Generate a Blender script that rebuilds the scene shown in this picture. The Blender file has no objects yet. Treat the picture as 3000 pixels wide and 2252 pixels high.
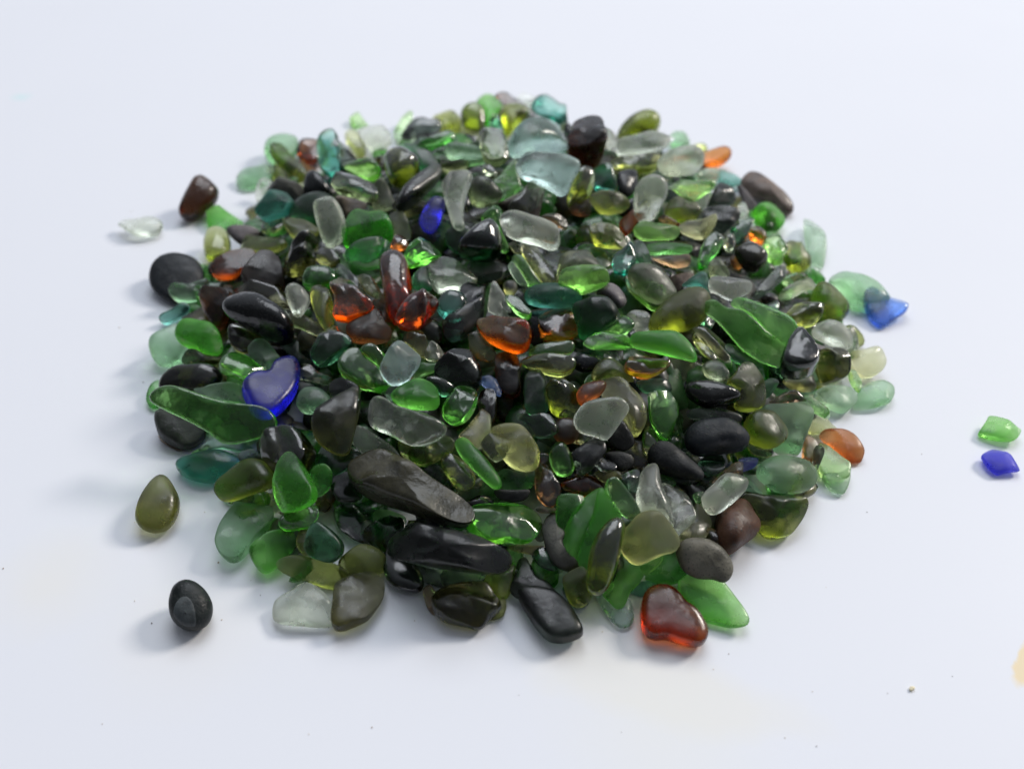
import bpy, math, random
import numpy as np
from mathutils import Vector, Matrix

# ------------------------------------------------------------------ scene, camera, world, lamps
sc = bpy.context.scene
IMG_W, IMG_H = 3000.0, 2252.0
CAM_H = 0.20                      # metres above the table
PITCH = math.radians(42.0)        # looking down
LENS = 32.5
cam_data = bpy.data.cameras.new('camera')
cam = bpy.data.objects.new('camera', cam_data)
sc.collection.objects.link(cam)
sc.camera = cam
cam.location = (0.0, 0.0, CAM_H)
cam.rotation_euler = (math.pi / 2 - PITCH, 0.0, 0.0)
cam_data.sensor_width = 36.0
cam_data.lens = LENS
cam_data.clip_start = 0.01
cam_data.clip_end = 60.0
cam_data.dof.use_dof = True
cam_data.dof.focus_distance = 0.249
cam_data.dof.aperture_fstop = 10.0

world = bpy.data.worlds.new('World')
sc.world = world
world.use_nodes = True
wn, wl = world.node_tree.nodes, world.node_tree.links
bg = wn['Background']
# the light of the surroundings: bright overhead and beyond the heap, dimmer on the photographer's side
wtc = wn.new('ShaderNodeTexCoord')
wdot = wn.new('ShaderNodeVectorMath'); wdot.operation = 'DOT_PRODUCT'
wdot.inputs[1].default_value = (0.36, 0.82, 0.44)
wl.new(wtc.outputs['Generated'], wdot.inputs[0])
wmr = wn.new('ShaderNodeMapRange')
wmr.inputs[1].default_value = -0.3; wmr.inputs[2].default_value = 1.0
wmr.inputs[3].default_value = 0.10; wmr.inputs[4].default_value = 0.62
wmr.interpolation_type = 'SMOOTHSTEP'
wl.new(wdot.outputs['Value'], wmr.inputs[0])
wl.new(wmr.outputs[0], bg.inputs['Strength'])
bg.inputs['Color'].default_value = (0.82, 0.88, 1.0, 1)

def area(name, loc, target, size, energy, color, size_y=None):
    d = bpy.data.lights.new(name, 'AREA')
    d.energy = energy
    d.color = color
    d.size = size
    if size_y:
        d.shape = 'RECTANGLE'
        d.size_y = size_y
    o = bpy.data.objects.new(name, d)
    sc.collection.objects.link(o)
    o.location = loc
    o.rotation_euler = (Vector(target) - Vector(loc)).to_track_quat('-Z', 'Y').to_euler()
    return o

PILE = (0.0, 0.235, 0.0)
area('daylight_lamp', (0.2, 2.5, 3.5), PILE, 2.8, 90.0, (0.90, 0.94, 1.0))
area('window_lamp', (3.3, 2.2, 2.75), PILE, 1.05, 140.0, (1.0, 0.93, 0.84))

sc.view_settings.view_transform = 'Standard'
sc.view_settings.look = 'None'
sc.view_settings.exposure = 0.04
sc.view_settings.gamma = 1.0
sc.view_settings.use_curve_mapping = False
sc.render.engine = 'CYCLES'
cy = sc.cycles
cy.max_bounces = 16
cy.transmission_bounces = 14
cy.glossy_bounces = 5
cy.diffuse_bounces = 4
cy.transparent_max_bounces = 8
cy.sample_clamp_indirect = 6.0
cy.blur_glossy = 0.6
cy.caustics_reflective = False
cy.caustics_refractive = True
cy.use_denoising = True
try:
    cy.denoiser = 'OPENIMAGEDENOISE'
    cy.denoising_input_passes = 'RGB_ALBEDO_NORMAL'
except Exception:
    pass

# ------------------------------------------------------------------ the photograph's geometry
FPX = IMG_W * LENS / 36.0
CAMP = np.array([0.0, 0.0, CAM_H])
FWD = np.array([0.0, math.cos(PITCH), -math.sin(PITCH)])
UPV = np.array([0.0, math.sin(PITCH), math.cos(PITCH)])
RGT = np.array([1.0, 0.0, 0.0])

def rays(p):
    """directions of photograph points (n,2), scaled so that depth along the view axis is 1"""
    p = np.asarray(p, float)
    a = (p[..., 0] - IMG_W / 2) / FPX
    b = (IMG_H / 2 - p[..., 1]) / FPX
    return FWD + a[..., None] * RGT + b[..., None] * UPV

def project(v):
    d = v - CAMP
    z = d @ FWD
    return np.stack([IMG_W / 2 + FPX * (d @ RGT) / z, IMG_H / 2 - FPX * (d @ UPV) / z], -1)

def on_table(p, z=0.0):
    r = rays(np.asarray(p, float))
    t = (z - CAM_H) / r[..., 2]
    return CAMP + r * t[..., None]

# outline of the heap's foot on the table, read off the photograph
FOOT_FRONT = [(430, 1120), (445, 1270), (520, 1390), (620, 1480), (690, 1650), (830, 1800), (1000, 1840), (1180, 1650),
              (1330, 1800), (1620, 1850), (1780, 1790), (1890, 1870), (2060, 1880), (2180, 1820), (2150, 1650),
              (2330, 1570), (2480, 1440), (2520, 1330), (2600, 1180)]
FOOT_BACK = [(2620, 960), (2560, 840), (2440, 700), (2330, 560), (2150, 430), (1980, 350), (1720, 290), (1500, 262),
             (1330, 300), (1150, 340), (900, 360), (740, 440), (640, 580), (560, 700), (450, 830)]
FOOT = np.concatenate([on_table(FOOT_FRONT, 0.003), on_table(FOOT_BACK, 0.016)])[:, :2]
HEAP_H, HEAP_R = 0.036, 0.105

def foot_dist(xy):
    """signed distance inside the foot outline (positive inside)"""
    xy = np.atleast_2d(xy)
    a = FOOT
    b = np.roll(FOOT, -1, 0)
    ab = b - a
    ap = xy[:, None, :] - a[None]
    t = np.clip((ap * ab).sum(-1) / (ab * ab).sum(-1), 0, 1)
    d = np.sqrt((((ap - t[..., None] * ab) ** 2).sum(-1))).min(1)
    x, y = xy[:, 0:1], xy[:, 1:2]
    cross = ((a[:, 1] > y) != (b[:, 1] > y)) & (x < (b[:, 0] - a[:, 0]) * (y - a[:, 1]) / (b[:, 1] - a[:, 1] + 1e-12) + a[:, 0])
    inside = cross.sum(1) % 2 == 1
    return np.where(inside, d, -d)

def heap_z(xy):
    d = np.clip(foot_dist(xy) / HEAP_R, 0, 1)
    return HEAP_H * (1 - (1 - d) ** 2)

def heap_normal(xy):
    e = 0.006
    xy = np.asarray(xy, float)
    q = np.array([xy + (e, 0), xy - (e, 0), xy + (0, e), xy - (0, e)])
    h = heap_z(q)
    n = np.array([-(h[0] - h[1]) / (2 * e), -(h[2] - h[3]) / (2 * e), 1.0])
    return n / np.linalg.norm(n)

def hit_heap(p):
    r = rays(np.asarray(p, float))
    t0 = (0.07 - CAM_H) / r[2]
    t1 = (0.0 - CAM_H) / r[2]
    ts = np.linspace(t0, t1, 160)
    pts = CAMP + ts[:, None] * r
    c = pts[:, 2] - heap_z(pts[:, :2])
    below = np.nonzero(c <= 0.0)[0]
    fd = foot_dist(pts[-1:, :2])[0]
    if len(below) and below[0] < len(ts) - 1:
        return ts[below[0]], True
    if fd < -0.004:                       # beyond the foot: either the crest or the bare table
        k = int(np.argmin(c))
        if c[k] < 0.010 and pts[k, 2] > 0.008:
            return ts[k], True
        return t1, False
    return t1, False

TRACED = '''
# color thick z | coords | label
TILE 650 240 500
s .5 -1|56,90 59,78 67,71 78,68 90,69 97,74 98,85 92,100 80,108 66,106 58,99|rounded sage green glass behind the leaning olive oblong at the far left edge
o .7 1|63,86 70,80 79,81 88,92 100,105 108,117 110,126 104,131 95,125 82,114 70,104 64,95|olive oblong leaning on the rounded sage green glass at the back left
s .35 0|21,120 27,111 40,110 60,109 70,112 62,124 54,134 40,139 26,139 20,131|pale seafoam tab sticking out at the far left edge of the heap
w .3 -1|48,130 58,125 66,138 62,158 50,160 44,148|pale clear scrap tucked under the seafoam tab at far left
o .4 0|58,110 70,108 85,116 98,125 90,134 70,128|yellow green slip between the seafoam tab and the leaning olive oblong
n .8 0|97,95 103,78 115,74 126,77 130,95 124,108 114,111 104,104|brown rusty patched piece between sage green glass and dark teal block
t .8 1|124,80 127,71 134,64 143,62 150,72 153,88 153,105 151,118 139,122 128,114 125,98|dark teal block glowing green at its base on the back left crest
b .6 0|146,76 157,80 168,92 175,103 162,106 152,104 147,90|blue black slab leaning against the dark teal block
o .5 -1|160,70 166,64 175,63 181,75 185,85 185,96 177,99 170,88 163,80|olive amber piece half hidden behind the milky clear cube with bright edge
l .25 -1|166,48 170,41 176,40 184,48 191,58 180,63 172,58|small lime green sliver standing up behind the milky clear piece
w .6 1|175,62 185,58 197,57 208,58 216,67 219,80 212,90 203,95 193,91 185,80 178,71|milky clear block with bright left edge on the back left crest
l .5 1|157,110 160,104 172,104 190,99 200,104 206,115 203,125 192,129 178,124 165,117|wet lime green lump below the milky clear block
y .5 1|143,134 147,121 152,117 162,120 177,127 193,132 202,143 201,152 190,156 174,152 154,146|long greyish brown tumbled stick beneath the wet lime lump
b .5 0|108,128 110,119 117,115 124,118 134,128 143,146 132,150 112,152 106,142|charcoal rounded piece between grey log and leaning olive oblong
y .5 0|60,131 65,126 80,125 95,128 105,135 106,149 92,153 78,144 63,141|dark grey log beside the seafoam tab at the left back
TILE 700 530 500
t .5 1|21,33 30,26 40,14 60,13 70,24 71,31 62,43 50,48 36,52 24,48|frosted teal lump near the left back edge, below the dark grey log
d .5 0|66,46 74,28 88,19 106,15 121,20 130,36 120,58 100,62 80,54|large slate green disc behind the champagne oval
w .45 2|97,33 101,26 118,21 127,28 134,42 138,60 134,76 127,83 119,86 112,82 106,70 100,50|champagne clear oval standing upright left of the green block
v .4 0|126,22 140,20 158,25 165,33 160,41 145,43 136,49 130,38|mauve grey flake right of the champagne oval
g .7 1|134,80 138,62 146,42 153,37 169,43 183,41 194,48 199,62 197,78 185,84 160,86 138,92|thick clear green block with bright left facet, right of the champagne oval
d .4 2|136,96 150,80 168,74 188,73 196,82 190,93 178,101 160,107 144,106|grey green leaf shaped glass lying in front of the thick green block
m .4 0|142,104 160,108 182,97 189,102 183,113 165,116 150,110|green rim glass showing beneath the grey green leaf
y .4 0|192,46 205,39 214,43 220,58 222,73 212,78 202,70 198,56|smoke grey tablet right of the thick green block
r .5 0|197,82 203,72 212,71 219,79 216,88 208,92 200,89|small rust brown nub above the tall amber finger
o .5 0|59,58 70,49 85,50 98,58 103,66 92,76 80,83 70,74|olive glass with a glowing yellow face left of the champagne oval
k .7 1|58,112 65,96 80,82 93,68 101,64 103,72 97,84 100,97 92,110 80,120 66,124 60,118|dark wrinkled wet piece with bright wavy highlights below the glowing olive
o .35 1|3,92 10,72 20,71 45,74 60,77 61,84 48,92 25,95|flat olive yellow shard above the dark brown wedge at left
n .8 1|4,128 15,110 28,93 42,91 52,100 58,118 58,140 50,156 35,152 12,142|dark brown wedge with a black flank right of the rusty red shard
m .6 1|83,130 89,115 104,110 117,112 127,126 121,137 108,142 95,144 86,140|rounded wet green piece left of the black needle shard
k .5 0|98,100 108,87 122,90 131,103 125,112 108,109|dark olive stub right of the wrinkled wet piece
b .35 1|127,113 132,107 142,114 155,128 165,145 169,154 158,151 142,133 131,123|black needle shard with shiny upper edge above the orange tipped amber
o .5 0|29,62 40,49 60,48 62,60 52,71 38,71|wet olive grey lump below the frosted teal lump
s .4 0|7,58 18,50 30,54 34,62 22,65 10,63|greyish green lens at left edge below the frosted teal lump
y .4 0|172,8 182,-2 192,3 198,20 203,33 190,39 178,38 173,28|tall smoke grey slab left of the long black oblong
TILE 300 450 500
n .75 1|98,74 103,60 112,42 119,30 129,27 142,36 151,47 149,60 138,73 124,84 112,88 102,84|loose dark brown barrel shaped piece lying at upper left of the heap
w .4 0|20,91 25,83 42,83 62,81 73,85 79,92 73,104 60,107 45,109 32,102|loose frosted clear pebble lying alone at far left
g .35 -1|136,80 141,67 152,73 165,82 182,92 174,99 155,101 139,98|green wedge beside the loose dark brown barrel
o .55 1|132,112 137,99 146,95 157,98 164,108 166,122 162,136 150,142 136,139 132,126|striped olive oval standing at the left edge of the heap
v .45 0|161,99 172,93 192,94 203,101 196,109 183,119 172,113|mauve topped brown disc right of the striped olive oval
b .35 -1|62,160 66,145 76,135 90,130 104,131 122,138 130,155 128,175 115,192 95,195 78,185 65,172|large black disc standing at the left edge behind green slips
r .5 1|140,148 150,138 165,130 180,125 193,124 199,130 192,142 178,155 166,163 153,163 143,155|rusty red wedge shaped shard near the left edge
TILE 1100 240 500
l .3 -1|25,66 28,58 38,42 43,38 48,44 45,55 38,68 33,84 28,78|lime green blade standing behind the black heart on the back crest
b .65 1|34,75 42,58 50,49 62,46 72,51 80,48 85,56 82,64 70,71 52,75 38,77|glossy black heart shaped piece on the back left crest
o .5 0|75,46 85,40 94,37 104,44 111,54 106,61 92,66 86,66 80,55|yellowish olive lump right of the glossy black heart
o .6 1|111,40 117,30 128,27 138,32 142,45 139,62 128,65 115,58|rounded mossy green bead on the crest left of the bright green drop
g .4 0|131,29 140,18 150,17 160,25 165,34 157,43 149,55 143,57 141,44|bright green drop on the crest beside the dark brown stick
n .5 1|153,21 159,15 169,14 182,23 200,33 210,40 212,47 199,43 182,33 165,31 158,28|dark brown stick glowing amber at one end on the very top crest
w .35 -1|183,17 195,14 206,18 213,25 200,33 188,27|pale cream clear piece behind the dark brown stick at the top crest
o .6 1|160,42 168,31 186,29 198,40 197,49 184,56 175,69 166,65 160,52|rounded mossy green glass left of the large aqua disc
d .5 0|147,57 152,45 160,43 166,60 158,63|small dark green chip left of the rounded mossy green glass
a .55 2|172,82 174,70 180,58 190,50 202,47 216,50 231,58 241,72 246,88 245,98 234,96 215,95 197,97 181,95 174,90|large pale aqua disc facing front near the top crest
y .55 1|135,71 142,64 155,61 164,66 168,80 173,99 164,108 150,108 139,98|grey beige block left of the large pale aqua disc
m .45 1|54,82 70,75 85,68 95,63 102,69 100,77 85,85 68,90|dull green oblong beneath the glossy black heart
d .5 0|30,84 45,80 60,85 72,98 80,112 74,121 60,116 50,100 40,92|dark green slab beneath the dull green oblong
o .7 1|12,98 18,88 28,85 40,90 49,100 56,107 54,118 48,127 38,134 26,136 17,125|round olive cabochon with shiny right side left of the long black oblong
s .45 1|90,90 94,80 108,79 124,82 140,88 142,96 130,100 114,100 98,101|pale mint oblong in the middle of the back slope
m .35 0|112,102 128,98 142,96 140,105 124,110|thin green glass under the pale mint oblong
o .5 0|83,109 95,102 112,100 120,104 119,113 105,121 90,118|small dark olive pebble below the pale mint oblong
b .7 1|28,164 36,141 55,122 70,111 78,106 85,111 83,124 72,137 54,155 36,168|long black oblong with a bright end beside the round olive cabochon
w .4 2|87,125 92,118 108,116 125,117 121,132 115,150 113,172 117,186 108,191 102,185 96,165 90,142|clear bone shaped piece standing upright right of the blue bean
y .5 1|121,137 129,124 141,123 153,132 163,145 162,153 152,159 136,163 125,157|grey green rounded triangle right of the clear bone
g .3 0|150,130 162,121 170,110 181,101 184,118 188,136 178,146 166,158 155,150 160,140|bright green pointed leaf below the pale aqua discs
y .4 0|139,113 148,107 157,118 155,125 144,122|small pale grey pebble left of the bright green leaf
y .45 1|172,162 185,150 199,130 206,123 213,130 218,142 214,156 203,168 186,178|grey shell shaped piece right of the bright green leaf
u .4 1|66,160 75,150 86,150 90,158 86,172 81,186 73,196 63,192 57,182 61,170|cobalt blue bean standing in the middle of the back left slope
TILE 1550 240 500
t .45 -1|3,32 12,20 22,17 33,26 40,33 47,34 48,50 50,66 42,66 30,54 20,50 10,44|sea green slab standing at the top crest behind the aqua disc
a .5 3|-16,112 -8,98 8,92 24,92 40,98 54,105 65,111 60,121 54,131 50,143 40,148 25,140 10,132 -8,126|pale aqua slab lying below the large aqua disc
n .9 1|56,64 60,54 70,47 82,46 92,52 95,65 97,85 101,100 93,109 76,111 60,105 51,96 50,82 57,74|thick black brown column standing on the right back crest
w .4 -1|95,58 100,60 112,72 113,84 104,88 98,76|clear scrap right of the thick black brown column
o .7 0|115,74 120,58 130,46 145,38 158,37 167,44 169,54 162,66 142,72 122,77|glowing olive egg on the right back crest
w .45 1|112,86 118,75 140,70 160,64 175,65 186,68 181,80 166,90 146,95 118,96|pinkish clear bar below the glowing olive egg
o .55 0|102,105 115,96 140,96 165,92 176,98 168,109 150,117 125,118 110,113|olive green log under the pinkish clear bar
w .6 2|167,107 174,94 188,86 205,83 218,86 226,97 223,110 208,118 188,122 174,119|white milky egg touching the amber stick on the right back crest
s .45 0|182,76 190,65 202,66 208,78 203,88 188,87|pale olive grey glass behind the white milky egg
o .55 1|50,152 54,132 62,115 71,110 81,114 84,130 81,145 69,157 55,161|upright olive nugget with grey side right of the pale aqua slab
t .5 0|84,119 92,108 100,106 107,110 110,125 112,139 98,142 86,140|dull teal stub below the thick black brown column
b .5 0|114,122 126,114 138,118 140,135 133,148 120,146|small black egg below the olive green log
w .55 2|137,165 138,143 146,128 160,121 172,124 179,136 176,152 168,166 160,181 148,183 140,178|frosted clear lump with bluish streaks left of the green chevron
l .35 1|179,131 192,127 217,130 239,131 240,137 227,146 213,156 206,158 196,149 186,140|lime green chevron shaped shard on the right back slope
o .5 0|79,150 93,141 112,143 123,150 130,160 124,168 102,172 84,163|olive log with grey top in the middle of the back slope
TILE 1950 400 500
r .5 1|42,26 55,18 75,13 83,18 84,25 76,34 64,40 42,46 26,49 34,40|bright amber stick poking out behind the white milky egg
o .4 -1|32,14 40,9 50,10 54,19 46,25 36,24|small olive lump behind the amber stick
s .4 0|38,50 50,43 66,42 68,56 55,61 42,57|pale green glass beneath the amber stick
t .35 1|66,50 70,43 80,48 92,53 99,60 89,67 80,65 70,61|translucent teal flake with a bright edge right of the amber stick
v .6 1|98,61 102,51 110,46 122,50 140,65 155,78 164,90 163,98 154,101 145,91 135,84 118,80 105,70|long grey brown tapered stone at the upper right edge
b .5 1|55,88 62,72 68,61 76,62 85,72 91,82 88,89 75,90 62,92|pointed black piece below the teal flake
b .6 1|42,106 55,92 75,90 92,96 96,108 88,119 78,127 66,118 62,109|black chunk behind the green faceted piece at right
g .6 1|112,92 120,87 138,86 148,94 154,104 150,119 142,127 130,121 120,111 114,101|bright green faceted piece at the upper right edge
o .5 0|0,94 10,79 25,80 38,89 46,98 41,109 25,112 4,106|mossy olive chunk under the green chevron shard
e .45 1|18,116 30,108 50,104 63,101 66,108 60,122 52,132 38,133 22,128|khaki slab with bright right edge left of the black chunk
w .4 0|36,93 45,78 56,72 54,88 45,98|small clear chip right of the green chevron shard
r .5 0|107,122 118,116 126,120 131,132 122,141 112,137|dark amber nub glowing orange below the green faceted piece
d .45 0|84,124 98,112 114,107 110,120 106,131 98,139 90,137|dark green flake left of the dark amber nub
l .5 1|126,141 132,131 145,128 152,136 158,146 152,156 152,164 140,166 130,154|wet bright green lump with white glare at the right edge
s .35 1|180,113 187,108 200,114 206,124 208,142 204,160 196,174 190,170 184,150 180,130|tall pale green leaf standing at the right edge of the heap
o .5 0|151,139 160,136 168,140 178,135 181,148 188,162 186,174 172,180 158,168 153,155|dark moss green hollow piece left of the tall pale leaf
k .6 1|90,148 105,137 115,140 125,152 132,164 120,176 104,170|dark rounded cap left of the wet bright green lump
m .5 1|42,162 48,142 58,129 70,124 75,132 71,145 60,160 50,172 43,172|upright green cylinder below the black chunk
y .4 0|76,146 82,129 88,126 90,140 85,150|small grey chip right of the upright green cylinder
v .35 0|93,66 100,66 116,86 118,96 108,99|mauve strip under the long grey brown stone
w .4 0|94,90 102,86 107,98 104,107 96,105|small pale chip left of the green faceted piece
TILE 1150 560 553
d .5 1|62,52 66,45 75,41 88,45 95,50 80,68 78,74 66,65|slate faced dark green piece below the clear bone
d .8 2|78,64 92,46 104,37 115,33 122,42 126,56 127,70 124,80 112,82 95,80 80,74|big dark bottle green dome in the middle of the back slope
g .45 1|104,32 108,26 116,20 121,17 128,22 129,30 126,42 130,55 136,66 131,72 126,66 122,44 112,36|light green curl wrapping behind the big dark green dome
w .5 3|127,33 130,26 140,23 150,27 165,35 185,43 194,49 194,60 190,68 182,69 170,66 152,63 140,59 132,50|large frosted white bar lying right of the dark green dome
o .35 1|136,62 142,60 150,65 150,73 143,72|olive tab under the large frosted white bar
o .5 2|149,68 153,61 161,59 167,65 177,80 188,95 195,106 193,112 180,113 172,104 160,88|slim olive grey prism below the large frosted white bar
g .4 2|140,80 143,75 150,77 160,88 172,104 176,109 168,114 162,116 155,102 146,90|slim bright green stick alongside the olive grey prism
s .35 1|135,88 140,83 148,92 156,106 158,111 148,108 140,98|sage green flake left of the slim bright green stick
w .5 2|42,92 50,83 58,78 68,80 80,87 90,97 98,107 90,113 82,119 68,118 55,120 47,112|silvery clear angular piece in the middle of the heap
b .6 1|88,100 90,86 100,80 114,82 125,89 128,98 118,104 105,107 94,106|black brown nugget right of the silvery clear piece
g .5 1|15,75 20,65 30,57 42,55 49,62 56,70 54,78 44,84 32,86 20,90 16,84|wet green knob left of the silvery clear piece
d .5 1|24,100 32,91 41,88 42,100 46,113 44,116 30,116 24,110|slate green pebble left edge of the silvery clear piece
r .6 3|4,145 9,133 20,120 34,115 46,117 53,126 52,134 42,145 35,158 25,164 12,160 5,152|dark red kidney shaped piece leaning on the amber finger
t .5 3|53,129 60,119 70,116 82,121 87,129 82,142 76,152 66,153 56,144 52,136|teal round bead right of the dark red kidney
b .6 2|80,120 92,111 104,108 109,114 107,130 105,150 95,163 85,170 65,176 60,158 78,150|large black curved piece with grooved bright edge right of the teal bead
w .4 2|112,135 116,110 120,106 126,115 132,125 127,132 132,142 139,149 126,147 113,141|pale clear pyramid right of the large black curved piece
g .35 1|106,145 108,122 115,108 116,118 112,138 108,148|green sliver between black curved piece and pale clear pyramid
g .45 3|132,124 140,122 148,126 156,136 162,144 160,150 152,148 142,140 134,130|wet green bullet right of the pale clear pyramid
w .3 2|127,132 131,126 135,132 139,142 132,140|tiny clear flake beside the wet green bullet
t .6 2|156,124 160,114 170,109 185,108 200,111 213,117 221,125 216,133 200,136 175,137 160,134|frosted teal almond lying below the olive prism
k .45 1|130,110 134,105 144,106 146,115 141,122 133,121|small dark smoky disc above the wet green bullet
r .55 4|100,156 105,150 116,147 128,150 145,152 155,155 161,160 160,176 155,186 142,190 124,185 112,178 103,166|vivid orange amber piece at the centre of the heap
r .55 2|172,152 180,147 192,141 208,138 214,146 216,160 217,168 206,176 192,178 178,172 173,164|brown amber block right of the vivid orange amber
v .5 1|124,14 136,9 150,2 165,0 176,-4 174,12 170,28 160,28 145,22|brown grey curved slab above the large frosted white bar
n .4 0|170,32 180,27 196,28 204,36 203,45 190,42 176,38|dull brown strip above the right end of the frosted white bar
k .5 0|0,18 12,8 30,10 42,16 34,24 18,30 8,30|blackish red glass left of the cobalt blue bean
TILE 1650 600 553
o .45 1|31,25 36,22 50,22 62,27 70,36 72,44 80,52 76,56 62,51 40,48 34,38|pale grey olive scoop right of the frosted white bar
r .5 1|66,22 74,14 84,6 92,3 94,8 86,20 78,32 74,37 70,32|deep red amber nose behind the lime slab at right
l .45 2|83,28 92,20 108,22 125,24 136,28 135,35 128,41 112,42 95,42 86,36|bright lime slab in the right middle of the heap
m .4 2|99,48 106,45 125,44 142,45 150,48 148,55 138,58 118,58 102,59|long green rod beneath the bright lime slab
n .4 2|104,61 115,58 132,59 145,58 149,64 146,71 134,74 120,70|brown red rod beneath the long green rod
d .5 1|83,48 90,42 96,50 102,62 100,72 88,70 82,60|dark green wedge left of the long green rod
t .5 2|58,66 61,54 72,50 80,43 85,50 84,62 78,72 74,82 67,82 60,75|teal green scoop below the pale olive scoop
y .5 1|-6,88 -4,66 0,58 12,54 28,54 34,62 42,72 44,80 20,84 0,88|slate grey dome behind the glassy lime cube
l .6 3|-4,96 0,76 15,71 40,72 50,76 53,83 50,92 40,99 30,104 20,104 8,98|glassy lime cube with white glints in the right middle
l .5 2|75,86 80,92 100,95 115,104 117,114 108,124 96,118 84,107 76,97|yellow green lower face beneath the large slate olive oval
y .4 3|76,82 82,72 95,69 110,71 120,79 128,92 132,104 122,111 112,116 98,108 84,94|large slate olive oval in the right middle of the heap
o .55 4|101,142 106,128 120,113 138,101 155,97 166,101 171,110 170,124 163,137 148,146 130,149 112,148 102,147|large brown grey oval disc overlapping the slate olive oval
v .5 1|125,86 138,81 150,80 154,85 144,93 136,103 130,98|mauve grey wedge behind the large brown grey disc
v .55 1|40,103 47,96 55,92 65,97 72,108 73,116 66,121 52,112|mauve black pebble between glassy lime cube and slate olive oval
d .7 3|12,118 25,112 40,107 52,109 61,118 65,128 60,138 50,144 40,152 22,158 16,140|dark slate green boulder right of the brown amber block
g .5 3|44,148 52,138 62,132 73,131 81,138 83,143 76,150 68,156 56,152|wet green knob above the long clear green leaf
g .5 4|24,164 30,155 42,149 52,149 62,152 76,157 82,164 70,166 52,168 36,170|bright green flask shaped piece with sparkling top
g .45 5|80,158 84,151 95,149 112,148 130,148 140,154 150,166 155,178 154,184 142,181 120,176 95,170 81,166|large clear bright green teardrop right of the green flask
w .4 1|74,130 82,124 95,126 102,132 100,148 88,150 82,140|pale mauve clear chunk left of the large brown grey disc
t .5 2|140,96 150,86 160,79 167,81 170,92 172,102 164,99 150,96|dark teal knob behind the large brown grey disc
w .5 3|171,96 173,88 180,84 195,85 215,88 220,94 218,102 208,108 198,112 185,108 173,103|clear grey frosted bar in the right middle of the heap
b .5 2|170,106 178,104 188,110 198,122 200,130 188,134 178,136 173,126|black wedge under the clear grey frosted bar
d .5 2|162,140 168,128 173,116 178,128 178,138 170,148|dark grey green flank right of the large brown grey disc
k .35 3|152,156 158,144 164,144 174,152 186,164 192,172 186,176 172,170|brownish dark stick pointing down right of the green teardrop
y .5 2|171,76 174,66 180,63 188,72 195,82 186,85 174,84|mauve grey cone above the clear grey frosted bar
r .4 0|196,66 200,58 208,60 212,70 204,76|glowing red amber bit deep among dark pieces at right
n .5 0|8,0 30,-6 32,10 28,14 10,10|dark brown bit above the pale olive scoop
r .35 1|112,16 118,12 128,17 136,22 134,26 122,24|dark red shiny chip above the bright lime slab
y .45 2|187,48 190,38 196,34 200,42 200,50 192,56|grey glassy bead right of the upright green cylinder
TILE 2150 680 553
b .4 3|22,80 30,64 42,52 56,38 60,38 61,50 55,58 44,68 32,78|black pencil shaped shard pointing up at the right
y .45 3|54,74 60,68 75,62 84,55 89,54 94,60 93,68 85,72 74,78 62,84 55,82|grey fluted stick right of the black pencil shard
g .4 1|56,60 64,50 72,48 80,52 78,60 66,66|green chip behind the grey fluted stick
s .3 0|84,48 90,42 96,44 97,56 92,60 86,54|green foot of glass below the tall pale leaf
o .6 2|90,78 94,62 102,59 114,66 126,78 134,86 133,96 124,106 112,106 100,100 96,90|olive yellow rounded stone at the right edge
s .4 2|112,58 118,50 128,47 145,51 162,60 178,70 182,78 178,88 170,95 155,93 138,89 132,76 122,66|big pale seafoam tongue at the right edge overlapping a blue chip
c .4 1|152,80 160,70 172,74 184,78 196,80 203,86 202,94 192,101 180,109 172,112 162,104 155,92|vivid blue chip tucked under the seafoam tongue at right
o .55 2|62,98 66,88 78,82 92,84 103,84 104,92 100,104 92,110 78,112 70,108|dark olive nugget left of the olive yellow stone
d .35 1|36,88 44,84 50,80 53,85 50,92 42,94|small dark green stub above the clear green slabs at right
g .4 3|-2,86 3,78 14,79 32,84 48,91 62,98 70,106 73,114 68,126 58,133 44,122 28,106 12,94|deep green clear slab at the right side of the heap
g .4 4|-38,90 -22,80 -8,90 8,92 24,104 40,120 60,133 58,142 54,156 44,156 28,150 10,138 -4,122 -18,106|pale green clear slab lying in front of the deep green slab
b .65 4|54,156 58,145 64,128 74,113 80,113 86,122 94,134 99,148 98,158 90,168 72,172 58,168|large black pear shaped piece at the right edge
k .65 3|96,160 98,142 106,137 124,136 133,141 136,152 135,166 122,176 104,178|dark olive brown block right of the black pear
w .45 3|92,116 98,107 110,103 122,106 132,113 138,122 138,132 132,138 118,134 104,126|pale clear pebble with mint rim at the right edge
w .4 2|130,116 138,112 145,124 145,136 136,141 130,136|clear brownish shell behind the mint rimmed pebble
e .4 2|136,142 150,139 168,134 175,142 178,152 172,164 160,170 146,168 138,158|pale yellow tongue of glass at the right edge
v .35 3|88,128 94,130 108,136 104,142 94,138|thin mauve strip behind the large black pear
TILE 420 740 553
g .4 2|20,28 30,20 42,12 54,11 62,15 48,22 34,32 24,32|pale green slip on top of the stack at the left edge
g .45 2|34,30 42,24 58,17 70,14 75,18 74,26 62,32 46,38 38,35|vivid green brick in the stack at the left edge
s .4 1|30,44 34,38 48,38 62,34 74,31 76,36 70,50 62,58 48,60 36,54|folded sea green piece at the bottom of the left stack
m .35 0|48,58 62,58 70,56 70,68 60,72 54,70|green scrap under the folded sea green piece
t .5 2|19,78 22,72 34,67 44,59 52,60 54,66 46,75 36,81 26,84|dark teal boomerang at the left edge
n .7 1|66,46 72,39 80,40 96,42 106,48 100,70 96,82 88,90 78,80 70,66|tall rust brown slab left of the slate blue egg
b .75 4|94,58 100,51 114,47 130,50 142,58 154,70 166,80 174,92 175,102 168,108 152,104 132,94 112,82 98,70|large slate blue black egg with white reflections at left
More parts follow.
